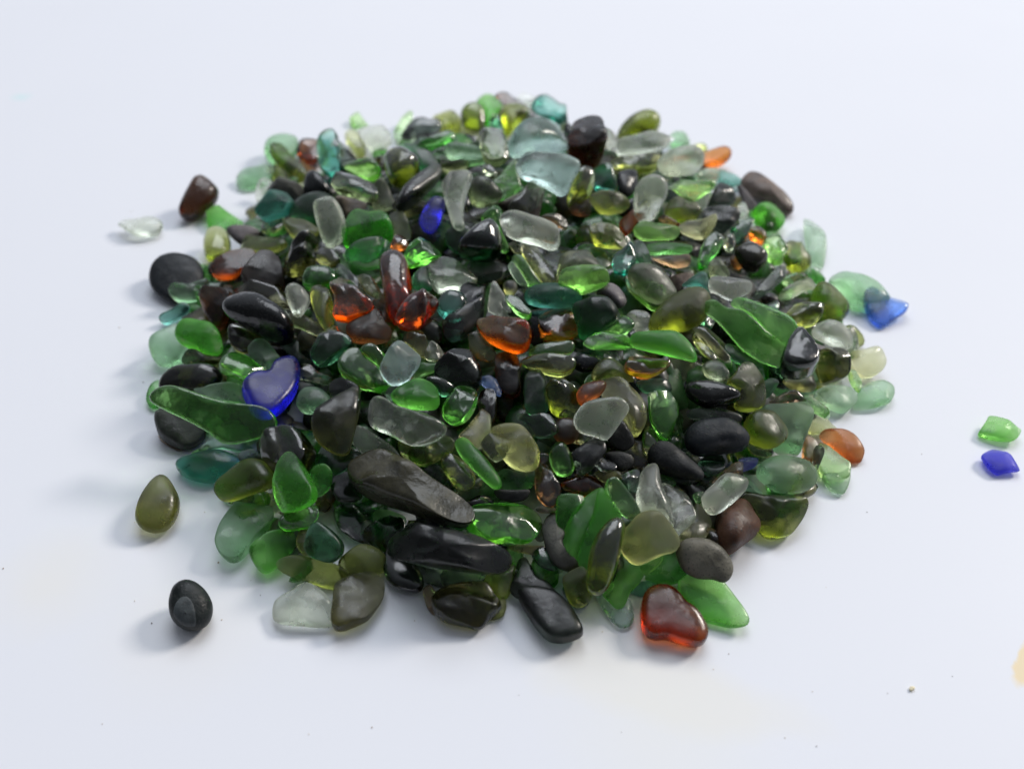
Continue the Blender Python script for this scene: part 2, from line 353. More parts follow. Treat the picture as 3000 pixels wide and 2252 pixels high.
k .4 1|112,44 126,32 144,36 160,42 170,54 176,66 166,66 148,56 128,48|charcoal slab under the dark brown wedge
w .5 3|167,44 171,38 178,36 187,41 195,54 192,64 184,75 177,72 170,58|small cream clear drop right of the slate blue egg
o .5 3|196,52 200,41 208,39 216,46 222,62 222,80 216,92 206,84 198,66|cream and grey spindle right of the small cream drop
e .4 2|170,80 172,72 186,72 200,80 216,90 224,92 214,98 204,98 186,90 174,86|peach coloured flat oblong under the cream spindle
g .6 3|38,96 41,86 48,79 58,78 74,81 86,88 90,98 92,112 86,120 76,121 66,115 54,110 42,104|frosted green saddle shaped piece at the left edge
s .55 1|7,104 14,96 28,90 38,84 42,100 52,108 50,122 40,132 22,132 12,122|pale olive clear lump at the left bottom edge
k .5 2|46,124 52,114 62,114 72,120 84,122 92,124 84,132 60,134 48,130|dark olive chunk beneath the frosted green saddle
k .5 2|100,90 104,84 116,88 134,98 144,104 138,112 118,118 106,112 101,102|dark glossy green black piece below the slate blue egg
s .55 3|123,112 128,105 140,101 148,108 156,120 160,126 152,132 146,138 136,132 126,124|clear grey green lump behind the violet blue heart
g .5 4|90,134 93,125 102,118 110,117 122,121 134,132 142,138 138,146 128,146 120,152 106,144 94,139|wet bright green cube with white sparkle left of the blue heart
u .45 6|117,158 122,149 132,143 143,143 149,141 151,131 160,125 172,122 180,128 182,142 180,156 175,168 168,178 158,189 146,195 132,190 122,172|violet blue heart shaped piece with white glare
k .5 3|20,152 26,142 38,134 56,131 76,130 88,136 92,142 88,152 78,160 60,164 40,160 22,160|smoky dark olive lens at the lower left edge
m .5 1|5,165 10,155 18,150 24,156 26,168 20,180 10,182 4,174|green tip at the left edge under the long sage slab
y .4 3|183,138 188,131 196,133 206,142 221,147 222,156 204,154 190,150 182,148|pale grey curved chip right of the violet blue heart
d .5 2|178,150 190,146 210,152 230,158 236,168 210,172 190,170 178,162|dark green grey slab right of the violet blue heart
d .5 2|160,108 172,104 182,104 185,118 196,126 190,132 172,120|dark green angular piece above the violet blue heart
TILE 900 780 553
r .65 3|85,0 88,-12 100,-18 110,-15 117,-6 120,10 122,28 124,42 112,58 106,68 98,64 93,48 90,28|tall red amber finger standing in the left middle
r .6 4|27,24 32,17 42,16 52,22 62,34 77,46 75,54 62,59 50,65 34,64 31,58 33,40 28,32|orange tipped angular amber piece left of the tall amber finger
n .5 3|47,72 54,66 70,58 78,50 86,54 90,68 98,78 94,88 78,91 60,90 50,84|smoky brown block under the orange tipped amber
d .6 3|4,108 8,98 16,84 26,71 31,71 36,80 48,86 53,94 48,100 38,106 24,114 12,118|dark wet green wedge below the orange tipped amber
g .5 4|62,100 66,93 74,90 82,94 90,104 92,112 88,119 82,117 74,110 66,104|yellow green wet bead left of the aqua cube
g .65 3|37,116 42,105 50,98 60,96 66,106 76,114 86,122 92,134 100,140 96,146 86,149 74,144 62,140 50,132 42,126|large wet green cut piece left of the aqua cube
a .6 5|86,118 92,106 100,93 108,88 114,90 124,98 132,106 130,116 122,128 116,137 100,139 92,132 88,126|frosted aqua cube in the middle of the heap
o .55 3|113,86 120,78 134,76 140,84 143,98 140,108 134,106 124,96|olive amber faceted piece behind the aqua cube
y .4 3|138,102 144,88 150,90 158,98 160,108 150,112 140,110|smoky angular chip right of the olive amber faceted piece
b .7 3|150,122 158,110 168,100 180,97 192,102 198,112 203,124 203,138 196,146 180,146 166,140 154,132|large black blunt piece left of the pale blue chip
g .4 3|122,128 130,118 140,110 150,110 159,116 152,124 140,128 128,132|green fin right of the aqua cube
c .4 3|203,136 206,130 214,128 222,133 227,144 226,152 220,150 212,144|pale sky blue chip at the centre of the heap
s .4 4|92,150 96,142 106,138 118,137 112,146 104,152 98,158|pale green tablet under the aqua cube
g .55 5|99,156 106,146 120,136 134,132 146,136 152,146 154,158 150,166 138,168 122,167 108,164|frosted grass green heart below the aqua cube
d .45 3|140,132 150,129 164,134 174,142 170,150 158,153 152,146|wet dark green lens right of the grass green heart
g .5 4|160,166 168,156 178,144 188,141 196,146 199,156 194,170 184,182 172,186 160,178|smooth green triangular glass right of the grass green heart
n .5 3|200,160 204,148 212,144 220,148 222,164 218,184 206,186 202,172|tall black brown plank beside the pale blue chip
b .5 3|28,136 34,131 46,132 60,140 62,152 60,166 50,150 36,156 27,148|slate black slab left of the large wet green piece
s .5 4|-8,150 -2,144 12,142 22,148 27,156 22,166 8,172 -6,172 -12,162|light green cabochon below the violet blue heart
k .4 2|190,80 204,78 214,92 222,106 208,112 192,102|dark green shadowed slab below the orange amber
b .5 2|132,70 146,64 156,72 156,88 142,90 134,82|black oblong under the dark red kidney
k .35 1|60,10 76,14 88,34 90,44 76,38 66,28|dark olive shard behind the orange tipped amber
TILE 1400 960 553
g .35 3|61,28 68,21 80,18 95,17 107,15 112,18 111,26 104,32 85,34 64,33|green lens between the orange amber and the brown topped amber lozenge
o .55 4|52,37 60,32 76,30 98,31 110,33 114,40 110,50 100,57 90,57 76,53 58,44|brown topped amber lozenge below the vivid orange amber
n .6 2|21,34 30,29 42,30 48,40 50,60 48,78 34,82 24,72 21,52|dark brown plug right of the pale sky blue chip
d .45 3|55,62 62,52 72,50 78,58 80,78 82,94 72,102 60,102 55,90|tall dark green blade with an amber top edge below the amber lozenge
o .6 4|79,70 84,65 96,60 106,65 114,72 119,84 122,92 114,104 104,106 90,102 84,92|brown olive molar shaped wet piece in the front middle
r .45 5|116,78 122,68 132,64 144,62 150,66 146,75 138,83 124,91 119,88|dark red capsule above the flat white frosted tile
e .6 4|138,70 146,63 156,58 166,62 178,72 188,84 195,98 197,114 192,125 184,126 176,112 160,90 145,80|large khaki curved piece behind the flat white frosted tile
w .35 7|113,107 118,98 126,89 140,84 164,82 173,88 176,96 168,108 160,120 152,130 147,131 138,127 119,121|flat white frosted tile in the front middle of the heap
o .6 2|134,56 140,43 150,36 160,38 170,46 178,56 182,64 168,60 150,58 138,64|smooth smoky olive dome above the large khaki curved piece
m .4 1|124,66 128,57 136,54 136,62 128,66|dull green chip above the dark red capsule
b .5 2|112,36 124,30 138,32 144,38 138,48 124,52 112,46|black pit filling pebble right of the brown topped amber lozenge
r .5 4|172,46 178,36 190,34 208,38 225,42 218,52 200,60 184,58 174,54|maroon spindle under the large bright green teardrop
d .4 2|186,64 200,60 214,60 224,64 226,74 214,78 196,76|dark green roll under the maroon spindle
g .3 5|200,79 210,75 222,75 228,79 234,90 232,102 226,120 218,133 212,128 206,116 201,106|clear green tooth shaped shard right of the khaki curved piece
d .4 5|46,106 52,101 64,102 78,100 86,104 94,120 82,128 66,127 58,114|dark green pointed slip with a bright ridge in the front middle
n .55 4|88,116 96,107 106,106 116,110 119,120 114,132 100,136 90,128|small brown pebble left of the flat white frosted tile
e .6 6|16,122 24,116 40,113 54,114 62,124 70,138 71,152 66,164 54,168 40,164 28,154 22,140|gnarled yellow brown lump with grey cap in the front middle
y .5 8|4,138 10,128 18,124 24,126 34,138 34,146 28,154 20,157 12,150|small dark grey cube in front of the gnarled yellow lump
g .45 5|84,152 86,142 94,135 102,136 110,150 113,162 108,172 96,174 88,166|deep green wet oval right of the gnarled yellow lump
b .5 6|110,148 122,138 134,130 142,126 148,134 150,144 142,156 130,168 118,174 114,160|black faceted chunk below the flat white frosted tile
b .5 3|152,128 160,116 168,109 176,118 182,130 182,138 172,144 160,138|black egg right of the flat white frosted tile
b .35 5|136,158 144,151 154,156 162,162 160,168 146,168|small black bean with white sheen below the black egg
b .4 4|150,148 166,145 180,150 182,160 170,168 158,162|sooty black stone right of the small black bean
k .4 3|116,124 130,122 140,128 128,136 112,136|dark smoky sliver under the flat white frosted tile
o .4 3|196,120 202,118 210,130 214,140 204,152 194,144|yellowish green slab under the clear green tooth shard
n .45 3|72,148 84,150 88,168 84,180 74,178 70,162|dark reddish brown post between yellow lump and deep green oval
m .4 4|48,168 60,164 70,162 76,170 74,180 60,184 50,180|dark green glass at the foot of the gnarled yellow lump
TILE 1880 960 553
o .35 3|60,14 70,12 80,24 88,34 84,38 72,32|wet yellow green sliver under the brown pointing stick
k .4 4|62,2 72,0 80,8 92,20 102,32 103,38 98,40 90,34 78,22 66,10|brown lacquered stick slanting above the dark curved slab
d .4 3|98,22 104,20 116,28 128,36 138,48 143,60 138,64 124,52 108,42 102,36|dark slate green curved slab under the pale green clear slab
y .5 4|72,46 78,40 88,38 96,44 102,54 100,62 90,62 76,56|small grey knob with bright wet top right of the big green teardrop
o .5 5|99,66 108,56 114,46 122,41 130,43 136,52 142,66 145,82 142,92 130,97 118,97 108,90 114,80 108,72|matte yellow green pear shaped pebble at the right
b .6 6|52,72 56,64 70,62 86,63 102,69 114,76 114,82 104,88 90,92 76,94 62,86 54,78|glossy black pointed pebble, upper of two black ones at the right
b .4 5|54,98 70,94 90,94 104,98 116,104 114,112 98,110 76,108 58,106|flat black flake between the two black pebbles at the right
b .7 6|56,116 66,109 90,106 104,108 116,118 124,128 124,138 116,143 94,146 70,150 56,142 52,128|matte pitted black stone, lower of two black ones at the right
o .55 7|120,108 126,99 140,97 152,99 162,108 170,120 169,130 160,138 152,141 138,136 124,124|brown grey round stone with orange underside at the right
s .35 5|140,94 150,90 176,89 192,88 200,96 200,106 194,122 188,138 184,148 172,150 158,146 152,138 150,120 144,106|big frosted grey green slab behind the brown grey round stone
d .4 4|142,66 150,60 158,60 160,66 150,80 144,82|small slate green wedge right of the yellow green pear pebble
n .45 4|158,82 168,76 180,73 188,80 192,88 176,89 150,88|dark brown roof shaped piece above the frosted grey green slab
g .35 4|190,80 196,79 214,90 220,98 218,106 208,102 194,92|vivid green block at the right edge above the red pill
k .5 2|166,60 180,56 198,56 202,66 204,72 192,75 178,74 170,68|black brown base stone under the black pear
b .35 5|124,138 132,138 144,144 152,142 153,148 146,152 130,148|thin black rod under the brown grey round stone
b .6 7|8,150 12,140 20,134 32,134 42,140 54,150 66,162 72,172 68,178 56,176 38,172 22,166 12,160|matte black potato shaped stone in the front right
m .35 3|2,124 8,116 16,124 20,134 10,140 2,136|green slab corner left of the matte black potato stone
u .3 3|114,156 122,152 136,154 132,164 118,168|dark blue chip hidden under the pitted black stone
n .35 4|100,164 110,158 118,158 118,166 106,172 98,170|brown shard tip beside the hidden dark blue chip
d .35 3|72,158 84,156 96,160 92,168 78,168|dark green pebble under the pitted black stone
s .55 8|136,164 146,154 160,150 178,152 192,156 202,165 204,178 198,188 184,194 164,192 148,182 138,174|large matte grey teal pebble at the lower right
TILE 2250 1000 553
o .4 1|48,92 54,86 64,88 74,96 80,104 62,108 48,108|pale olive slab between frosted grey slab and red pill
g .3 1|94,40 98,33 104,40 110,50 106,60 98,52|yellow green curl under the pale yellow tongue
s .4 0|54,60 66,53 84,52 100,56 104,66 98,76 88,84 76,80 62,72|pale glowing green tongue at the right edge under the dark brown block
s .45 1|104,64 112,54 122,46 136,48 146,54 147,62 142,70 128,76 108,80 100,78|grey green faceted tab, outermost at the right edge
r .5 4|61,108 66,103 76,103 90,105 102,112 111,124 112,130 108,140 98,142 86,134 70,120|red brown pill with a white highlight at the right edge
n .5 4|42,114 48,111 56,116 60,124 60,138 52,144 44,142 40,132|orange brown piece with black side below the frosted grey slab
b .35 5|54,128 58,122 64,124 66,130 62,142 56,152 52,146|small black sliver beside the orange brown piece
l .35 0|58,140 62,120 72,128 88,140 96,146 94,160 84,166 70,164 60,156|yellow green clear slab under the red pill at the right edge
s .35 -1|64,158 84,156 95,150 95,164 88,178 74,174|light green glass tip at the right edge under the yellow green slab
TILE 390 1080 553
g .35 6|22,34 30,25 42,21 54,22 72,28 92,35 112,40 132,42 150,44 160,51 166,62 164,70 152,78 134,83 116,87 106,86 94,76 70,62 48,52 28,42|long sage green slab lying at the lower left edge
s .4 4|72,26 90,19 110,16 126,19 138,28 140,40 124,42 98,36|grey green back slab behind the long sage slab
k .65 4|26,58 30,50 38,46 52,52 70,62 84,72 80,84 70,92 58,94 46,88 32,78|black brown boulder under the long sage slab at left
n .3 2|30,78 40,84 56,92 58,96 50,95 34,86|thin black base chip under the black brown boulder
t .5 5|51,112 58,105 74,99 94,95 110,98 122,104 126,112 118,122 104,130 86,133 70,130 58,122|teal green lemon shaped piece at the lower left
o .5 6|96,142 100,130 112,120 124,110 138,106 152,109 164,122 168,130 160,138 146,144 130,148 116,154 104,154|bright olive green teardrop at the lower left
k .65 6|150,84 160,72 178,67 190,68 200,76 210,90 213,100 206,118 194,124 176,126 166,122 154,108|dark smoky brown block above the dark green tooth at left
g .55 8|164,150 168,130 174,114 182,101 190,99 198,110 208,126 215,142 212,154 200,162 188,166 172,166|dark green tooth shaped piece at the lower left
d .35 4|78,98 86,86 98,82 120,86 136,90 142,96 124,98 104,94|dark green slips under the long sage slab
b .35 5|123,104 126,98 138,94 146,98 152,106 140,106 128,110|small black lump beside the bright olive teardrop
e .35 5|148,88 152,80 160,74 158,90 160,102 154,100|cream sliver left of the dark smoky brown block
o .35 3|112,156 130,148 160,140 168,142 166,156 150,164 130,162|pale yellow green glass under the bright olive teardrop
O .6 5|4,160 10,146 20,132 28,125 35,123 42,127 50,140 55,152 54,166 48,180 38,190 24,193 10,188 2,176|loose olive drop with dark streak lying alone at lower left
m .4 5|208,122 214,114 224,112 232,120 232,134 226,144 214,150 210,140|green ear shaped piece right of the dark green tooth
TILE 880 1120 553
k .6 7|14,52 20,36 34,24 48,14 60,7 66,9 69,20 68,36 64,54 60,68 56,82 44,84 28,76 18,66|large dark olive wedge standing at the left centre
w .5 7|81,40 84,24 88,18 96,17 106,22 112,28 130,33 150,39 164,46 170,54 166,62 152,70 134,74 122,70 108,62 92,56 84,48|large pale clear peanut shaped piece at the front left centre
o .55 5|116,76 118,68 130,72 146,74 160,66 172,63 180,70 178,80 166,88 150,96 136,98 122,88|olive banana shaped piece under the pale clear peanut
w .35 4|60,68 66,51 80,58 96,68 110,80 116,88 104,90 84,88 76,86|smoky clear strip running under the big brown black log
K .7 8|58,108 62,98 76,88 90,80 104,80 118,88 134,100 150,112 172,126 190,136 200,148 200,160 192,168 176,168 150,160 122,148 98,140 76,132 62,122|big brown black log shaped stone at the front, largest of all
g .4 7|182,72 188,66 196,67 204,76 214,86 224,98 234,114 234,122 226,124 214,114 200,100 188,86|slim clear green capsule right of the olive banana
o .5 5|165,90 174,83 184,86 196,96 204,108 203,118 194,126 184,124 174,110 168,100|olive ribbed plug under the slim clear green capsule
d .35 3|18,92 28,74 44,86 60,76 74,82 72,90 50,106 36,112 24,104|wet dark green slab below the large dark olive wedge
e .4 4|186,62 196,52 206,40 212,32 222,40 222,60 212,78 200,70|brown olive slab right of the smooth green triangle
b .5 3|36,114 48,108 58,104 64,120 72,134 62,140 46,140 38,128|black brown lump left of the big log stone
d .5 4|40,150 50,142 62,143 74,150 84,158 88,172 80,188 60,186 46,172|blackish green block with a white sheen below the green ear shaped piece
m .35 3|88,150 104,150 122,158 120,168 96,170 86,162|dull green glass under the big brown black log
d .4 2|144,98 160,96 170,108 176,120 164,118 150,108|deep green glass in the gap under the olive banana
TILE 600 1380 553
s .5 5|33,40 40,36 56,37 70,42 77,52 79,62 70,72 58,82 48,94 38,103 28,106 18,100 13,90 18,70 26,56 33,47|large mint green slab lying flat at the lower left corner of the heap
g .55 7|53,90 62,80 74,72 88,69 101,70 106,76 106,86 100,96 90,106 84,112 72,119 64,116 56,104|vivid emerald green piece with a notch beside the mint slab
g .35 6|87,62 92,52 108,44 126,40 132,44 131,56 124,66 108,69 92,69|clear green pod under the dark green tooth
k .35 4|86,48 104,48 100,52 92,52|small black tip under the dark green tooth
o .4 4|108,80 112,70 122,68 130,80 128,96 116,98 109,90|olive amber glass left of the dark green box
d .55 6|118,82 122,68 132,60 144,66 156,76 162,86 161,96 150,106 138,104 124,98 117,90|dark green box with pale green bottom edge at the front left
o .5 7|85,110 92,102 104,99 120,101 140,106 158,112 168,120 168,132 158,138 144,137 128,132 110,126 92,119|long grey green boat shaped piece with white streak at the front left
o .45 4|158,106 172,92 184,86 200,90 212,102 210,116 190,124 172,132 162,126|shadowed olive glass behind the brown wedge at the front
o .35 3|166,98 180,102 190,116 196,122 182,128 170,124|grey olive pane between boat shaped piece and brown wedge
d .55 5|186,74 196,62 214,54 232,56 236,76 232,98 216,96 200,88|dark olive green slab below the big brown black log
k .5 8|153,136 158,132 176,124 194,119 204,121 209,130 208,146 202,158 190,174 178,180 162,186 152,184 149,172 151,152|brown wedge with grey faceted top at the front edge
w .45 5|82,158 86,150 102,140 116,131 126,134 140,144 150,158 152,176 144,182 130,182 112,180 92,178 82,172|milky pale clear piece lying flat at the front left edge
TILE 1080 1460 553
b .7 7|24,58 30,44 42,34 56,29 80,34 104,40 124,44 146,54 162,62 164,74 158,84 144,88 120,86 96,82 70,78 46,72 30,66|big glossy black block below the brown black log at the front
g .5 7|116,26 121,10 130,6 150,6 176,8 192,10 200,18 200,30 194,46 186,53 172,51 158,50 148,52 138,49 126,38|clear green jelly block right of the big brown black log
b .5 6|18,66 30,60 46,72 60,86 64,100 58,109 44,109 28,102 19,88|blue black round piece at the left end of the big glossy black block
b .45 6|48,72 66,78 90,84 93,100 84,104 66,100 56,90|black ridged sliver below the big glossy black block
b .5 5|88,84 120,87 138,90 132,98 116,102 98,104 88,100|black shadowed chunk under the big glossy black block
n .4 4|64,108 72,102 80,112 80,128 76,136 68,126|red brown sliver left of the olive caramel piece
k .55 7|76,118 84,106 100,100 120,98 138,100 144,110 152,120 154,128 146,136 138,142 134,150 126,153 112,149 96,146 84,140 77,130|olive caramel knobbly wet piece resting on the table at the front
o .35 4|144,120 158,116 161,126 156,138 144,142 138,138|smoky corner right of the olive caramel piece
o .5 5|138,92 152,86 162,78 172,79 170,94 166,108 160,117 150,116 142,106 136,98|dusty olive clear piece behind the olive caramel piece
b .5 7|166,106 172,92 176,74 184,70 190,80 198,92 212,102 218,112 216,128 208,133 196,128 184,120 172,114|black swan shaped slab at the front edge
b .55 6|176,108 198,104 220,110 238,130 248,150 250,158 240,164 226,168 212,166 202,156 190,138|flat dark green black tongue lying on the table below the swan shaped slab
g .25 5|156,52 166,49 174,52 172,54 160,55|little green edge beneath the clear green jelly block
d .4 5|194,62 208,58 214,72 220,84 206,82 196,74|shiny dark green sliver below the clear green jelly block
n .5 4|162,54 190,54 210,56 200,66 184,64 168,60|dark red brown glass in the gap under the clear green jelly block
TILE 1360 1260 553
d .45 4|38,56 48,46 62,48 80,44 82,56 78,66 66,70 48,69|greyish green crescent under the gnarled yellow lump
b .4 3|36,70 56,70 76,70 72,80 58,84 42,80|black hollow stone under the greyish green crescent
n .45 4|84,48 96,40 104,56 112,68 110,84 102,90 90,84 84,70|dark red brown wet post left of the deep red piece
r .5 5|114,64 126,58 140,52 152,54 162,64 158,72 144,78 128,74|deep red wet piece behind the vivid green cluster
o .4 4|152,50 164,48 180,48 184,56 176,62 162,60|dusty olive tab above the bright green fin
g .6 6|109,82 113,76 124,75 138,77 140,82 132,96 124,110 120,119 112,116 108,106|small clear green cube joined to the left side of the vivid green cluster
g .4 7|118,118 126,102 138,84 150,74 160,69 159,86 153,104 147,122 140,140 133,152 122,144 115,132|bright green slab with a fold, left half of the vivid green cluster
g .4 8|158,69 168,76 178,92 184,102 173,114 162,130 152,148 146,162 136,158 134,146 141,126 150,104|slim bright green slab leaning on the folded slab in the front right
g .45 9|166,62 170,57 178,56 188,66 200,82 206,96 204,102 194,104 182,96 172,82 167,72|bright green fin with a white ridge right of the vivid green cluster
o .65 10|145,166 148,142 156,122 168,108 180,103 187,110 187,122 182,144 176,166 168,184 160,191 150,191 144,184|tall olive green oblong standing in front of the vivid green cluster
y .55 5|92,116 98,102 108,98 110,114 120,122 116,134 124,148 136,160 120,164 104,156 96,138|brown grey round stone behind the vivid green cluster
b .4 4|82,118 90,108 94,120 92,130 84,128|dark smoky sliver right of the clear green jelly block
n .4 3|84,92 96,88 108,92 106,96 92,97|caramel brown bit under the dark red brown wet post
d .4 3|80,144 92,138 104,156 116,164 100,168 86,158|dark green glass under the brown grey round stone
b .45 2|2,86 20,76 34,82 30,90 10,92|dark wet stone at the right end of the big brown black log
TILE 1800 1290 553
w .45 8|29,52 31,40 38,31 48,28 52,36 54,50 58,62 64,78 68,94 68,100 56,88 44,83 34,86 29,88 26,68|frosted white fin standing upright in the front right
w .4 6|55,52 70,53 80,54 86,60 90,72 95,84 92,93 82,102 75,110 66,98 62,76|silvery clear curved plate right of the frosted white fin
w .45 10|103,68 107,60 118,50 128,40 136,39 150,43 156,47 154,56 146,66 132,78 122,85 114,86 107,80|white frosted oblong lying on top at the lower right
e .45 5|84,104 92,86 94,74 102,78 110,88 113,98 108,112 96,120 80,118 76,110|pale clear green disc behind the grey oval pebble
e .55 9|12,106 18,100 28,88 38,84 48,83 56,88 66,100 74,112 75,122 68,130 56,132 44,138 32,144 22,144 14,136 9,128|pale yellow clear nugget with a facet in the front right
n .65 8|118,96 120,86 132,76 144,69 154,72 160,80 162,86 169,96 170,106 164,114 150,124 136,134 126,130 118,116|reddish brown stone with a notch at the lower right
o .55 6|150,66 160,63 174,64 192,67 208,68 220,68 226,76 220,92 208,108 194,114 178,114 168,104 164,90 158,78|olive yellow curved slab at the lower right edge
y .65 9|74,126 80,118 92,115 108,116 120,122 130,131 137,144 137,156 130,166 118,160 100,158 84,150 76,138|matte dark grey oval pebble at the lower right
d .4 5|150,54 156,45 168,54 174,64 160,62 148,68|dark green piece under the large matte grey teal pebble
d .4 4|98,26 112,24 126,26 128,34 116,42 104,38|dark bluish green glass right of the matte black potato stone
n .4 5|117,46 128,36 140,27 147,25 150,32 149,42 136,39 124,44 118,50|copper brown fin above the white frosted oblong
d .35 3|8,42 26,34 30,40 26,60 16,58 10,50|deep green slip behind the frosted white fin
m .35 4|54,40 66,44 72,50 68,54 56,52|green sliver under the matte black potato stone
m .35 3|92,64 104,60 104,70 98,74|green bit left of the white frosted oblong
TILE 1650 1520 553
g .4 8|66,44 72,42 82,50 92,60 94,64 88,76 78,86 74,96 68,104 60,102 52,93 46,88 58,80 64,64|ragged clear green shard beside the tall olive oblong
g .4 7|90,54 102,48 114,42 117,46 112,54 104,62 96,66|clear green strip with a dark edge under the pale yellow nugget
m .5 7|96,68 104,62 114,54 118,42 130,37 136,48 144,60 142,70 132,76 116,77 104,74|grey green clear piece left of the grey oval pebble
t .35 6|78,84 88,76 96,72 106,75 118,78 116,84 104,90 90,90|dark teal sliver behind the red heart
r .5 9|94,92 100,82 112,78 124,79 134,86 142,98 152,104 160,114 166,126 168,136 164,146 154,149 144,147 130,142 120,138 108,140 98,134 93,124 92,108|dark red heart shaped piece lying on the table at the front right
g .4 8|136,74 148,66 160,62 170,59 176,64 188,74 200,90 210,104 216,116 214,124 204,126 190,124 176,120 162,115 152,104 140,90|big bright green shark fin piece lying at the lower right
a .35 7|39,88 50,90 58,98 68,102 76,92 80,102 82,114 78,124 70,127 62,124 52,112 44,100|pale bluish clear oval lying on the table left of the red heart
o .5 6|0,70 8,62 22,56 30,66 34,80 34,88 28,98 18,103 10,100 4,88|matte olive block left of the tall olive oblong
TILE 340 1360 706
b .75 5|48,126 52,112 58,107 66,105 76,109 84,117 89,128 88,140 83,148 76,152 66,153 57,149 50,140|loose round black brown stone with a grey chipped face at lower left
TILE 2760 1150 373
g .4 5|61,72 68,62 77,48 81,40 92,41 108,46 126,55 138,62 135,72 128,81 118,86 100,84 80,80 66,76|loose bright green chip at the far right
u .35 5|67,112 72,104 84,99 98,100 112,104 124,114 132,126 136,136 130,139 112,140 96,144 86,140 76,130|loose cobalt blue chip at the far right below the green chip
'''

# ------------------------------------------------------------------ materials
def principled(name):
    m = bpy.data.materials.new(name)
    m.use_nodes = True
    nt = m.node_tree
    b = nt.nodes['Principled BSDF']
    return m, nt, b, nt.nodes['Material Output']

def lin(*c):
    return tuple(c)

REF = 0.0092   # thickness at which the colours below are the light that gets through
GLASS = {      # code: (transmitted colour, haze colour of the frosted skin)
    'g': ((0.25, 0.78, 0.11), (0.10, 0.50, 0.07)), 'm': ((0.13, 0.54, 0.08), (0.09, 0.38, 0.07)),
    'd': ((0.05, 0.25, 0.08), (0.06, 0.17, 0.09)), 't': ((0.07, 0.36, 0.26), (0.12, 0.31, 0.26)),
    's': ((0.45, 0.74, 0.45), (0.36, 0.58, 0.40)), 'a': ((0.70, 0.88, 0.82), (0.48, 0.64, 0.61)),
    'o': ((0.36, 0.42, 0.07), (0.20, 0.21, 0.09)), 'k': ((0.14, 0.13, 0.035), (0.08, 0.08, 0.05)),
    'b': ((0.035, 0.05, 0.038), (0.03, 0.035, 0.035)), 'n': ((0.24, 0.10, 0.03), (0.10, 0.06, 0.04)),
    'r': ((0.72, 0.165, 0.011), (0.28, 0.09, 0.04)), 'w': ((0.87, 0.93, 0.78), (0.82, 0.84, 0.79)),
    'y': ((0.30, 0.37, 0.19), (0.17, 0.185, 0.13)), 'l': ((0.36, 0.82, 0.14), (0.30, 0.62, 0.18)),
    'D': ((0.022, 0.12, 0.042), (0.04, 0.12, 0.06)), 'K': ((0.095, 0.10, 0.020), (0.075, 0.07, 0.035)),
    'O': ((0.30, 0.30, 0.10), (0.17, 0.17, 0.10)),
    'N': ((0.06, 0.024, 0.010), (0.06, 0.035, 0.025)),
    'R': ((0.42, 0.070, 0.006), (0.22, 0.05, 0.035)),
    'u': ((0.06, 0.06, 0.80), (0.13, 0.14, 0.62)), 'c': ((0.17, 0.36, 0.97), (0.20, 0.36, 0.80)),
    'v': ((0.30, 0.22, 0.18), (0.26, 0.21, 0.19)), 'e': ((0.77, 0.79, 0.38), (0.54, 0.52, 0.34)),
}
COLOUR_WORD = dict(N='dark_brown', D='deep_bottle_green', K='black_olive', O='grey_olive', R='dark_red', g='bright_green', m='mid_green', d='bottle_green', t='teal', s='sage', a='aqua', o='olive', k='dark_olive', b='black',
                   n='brown', r='amber', w='clear', y='grey', l='lime', u='cobalt', c='sky_blue', v='mauve', e='cream')
FINISH = {     # roughness of the skin, share of the matte haze
    'wet': (0.15, 0.05), 'satin': (0.28, 0.11), 'frost': (0.43, 0.20)}
HAZE = dict(N=0.4, R=1.1, D=0.4, K=0.3, w=1.05, s=1.2, a=1.1, e=0.9, c=2.0, l=1.6, g=1.8, m=1.6, O=0.7, d=0.5, k=0.32, n=0.4, r=0.7, t=1.3, o=0.8, u=2.5, y=0.7, v=1.0, b=0.4)
MATS = {}

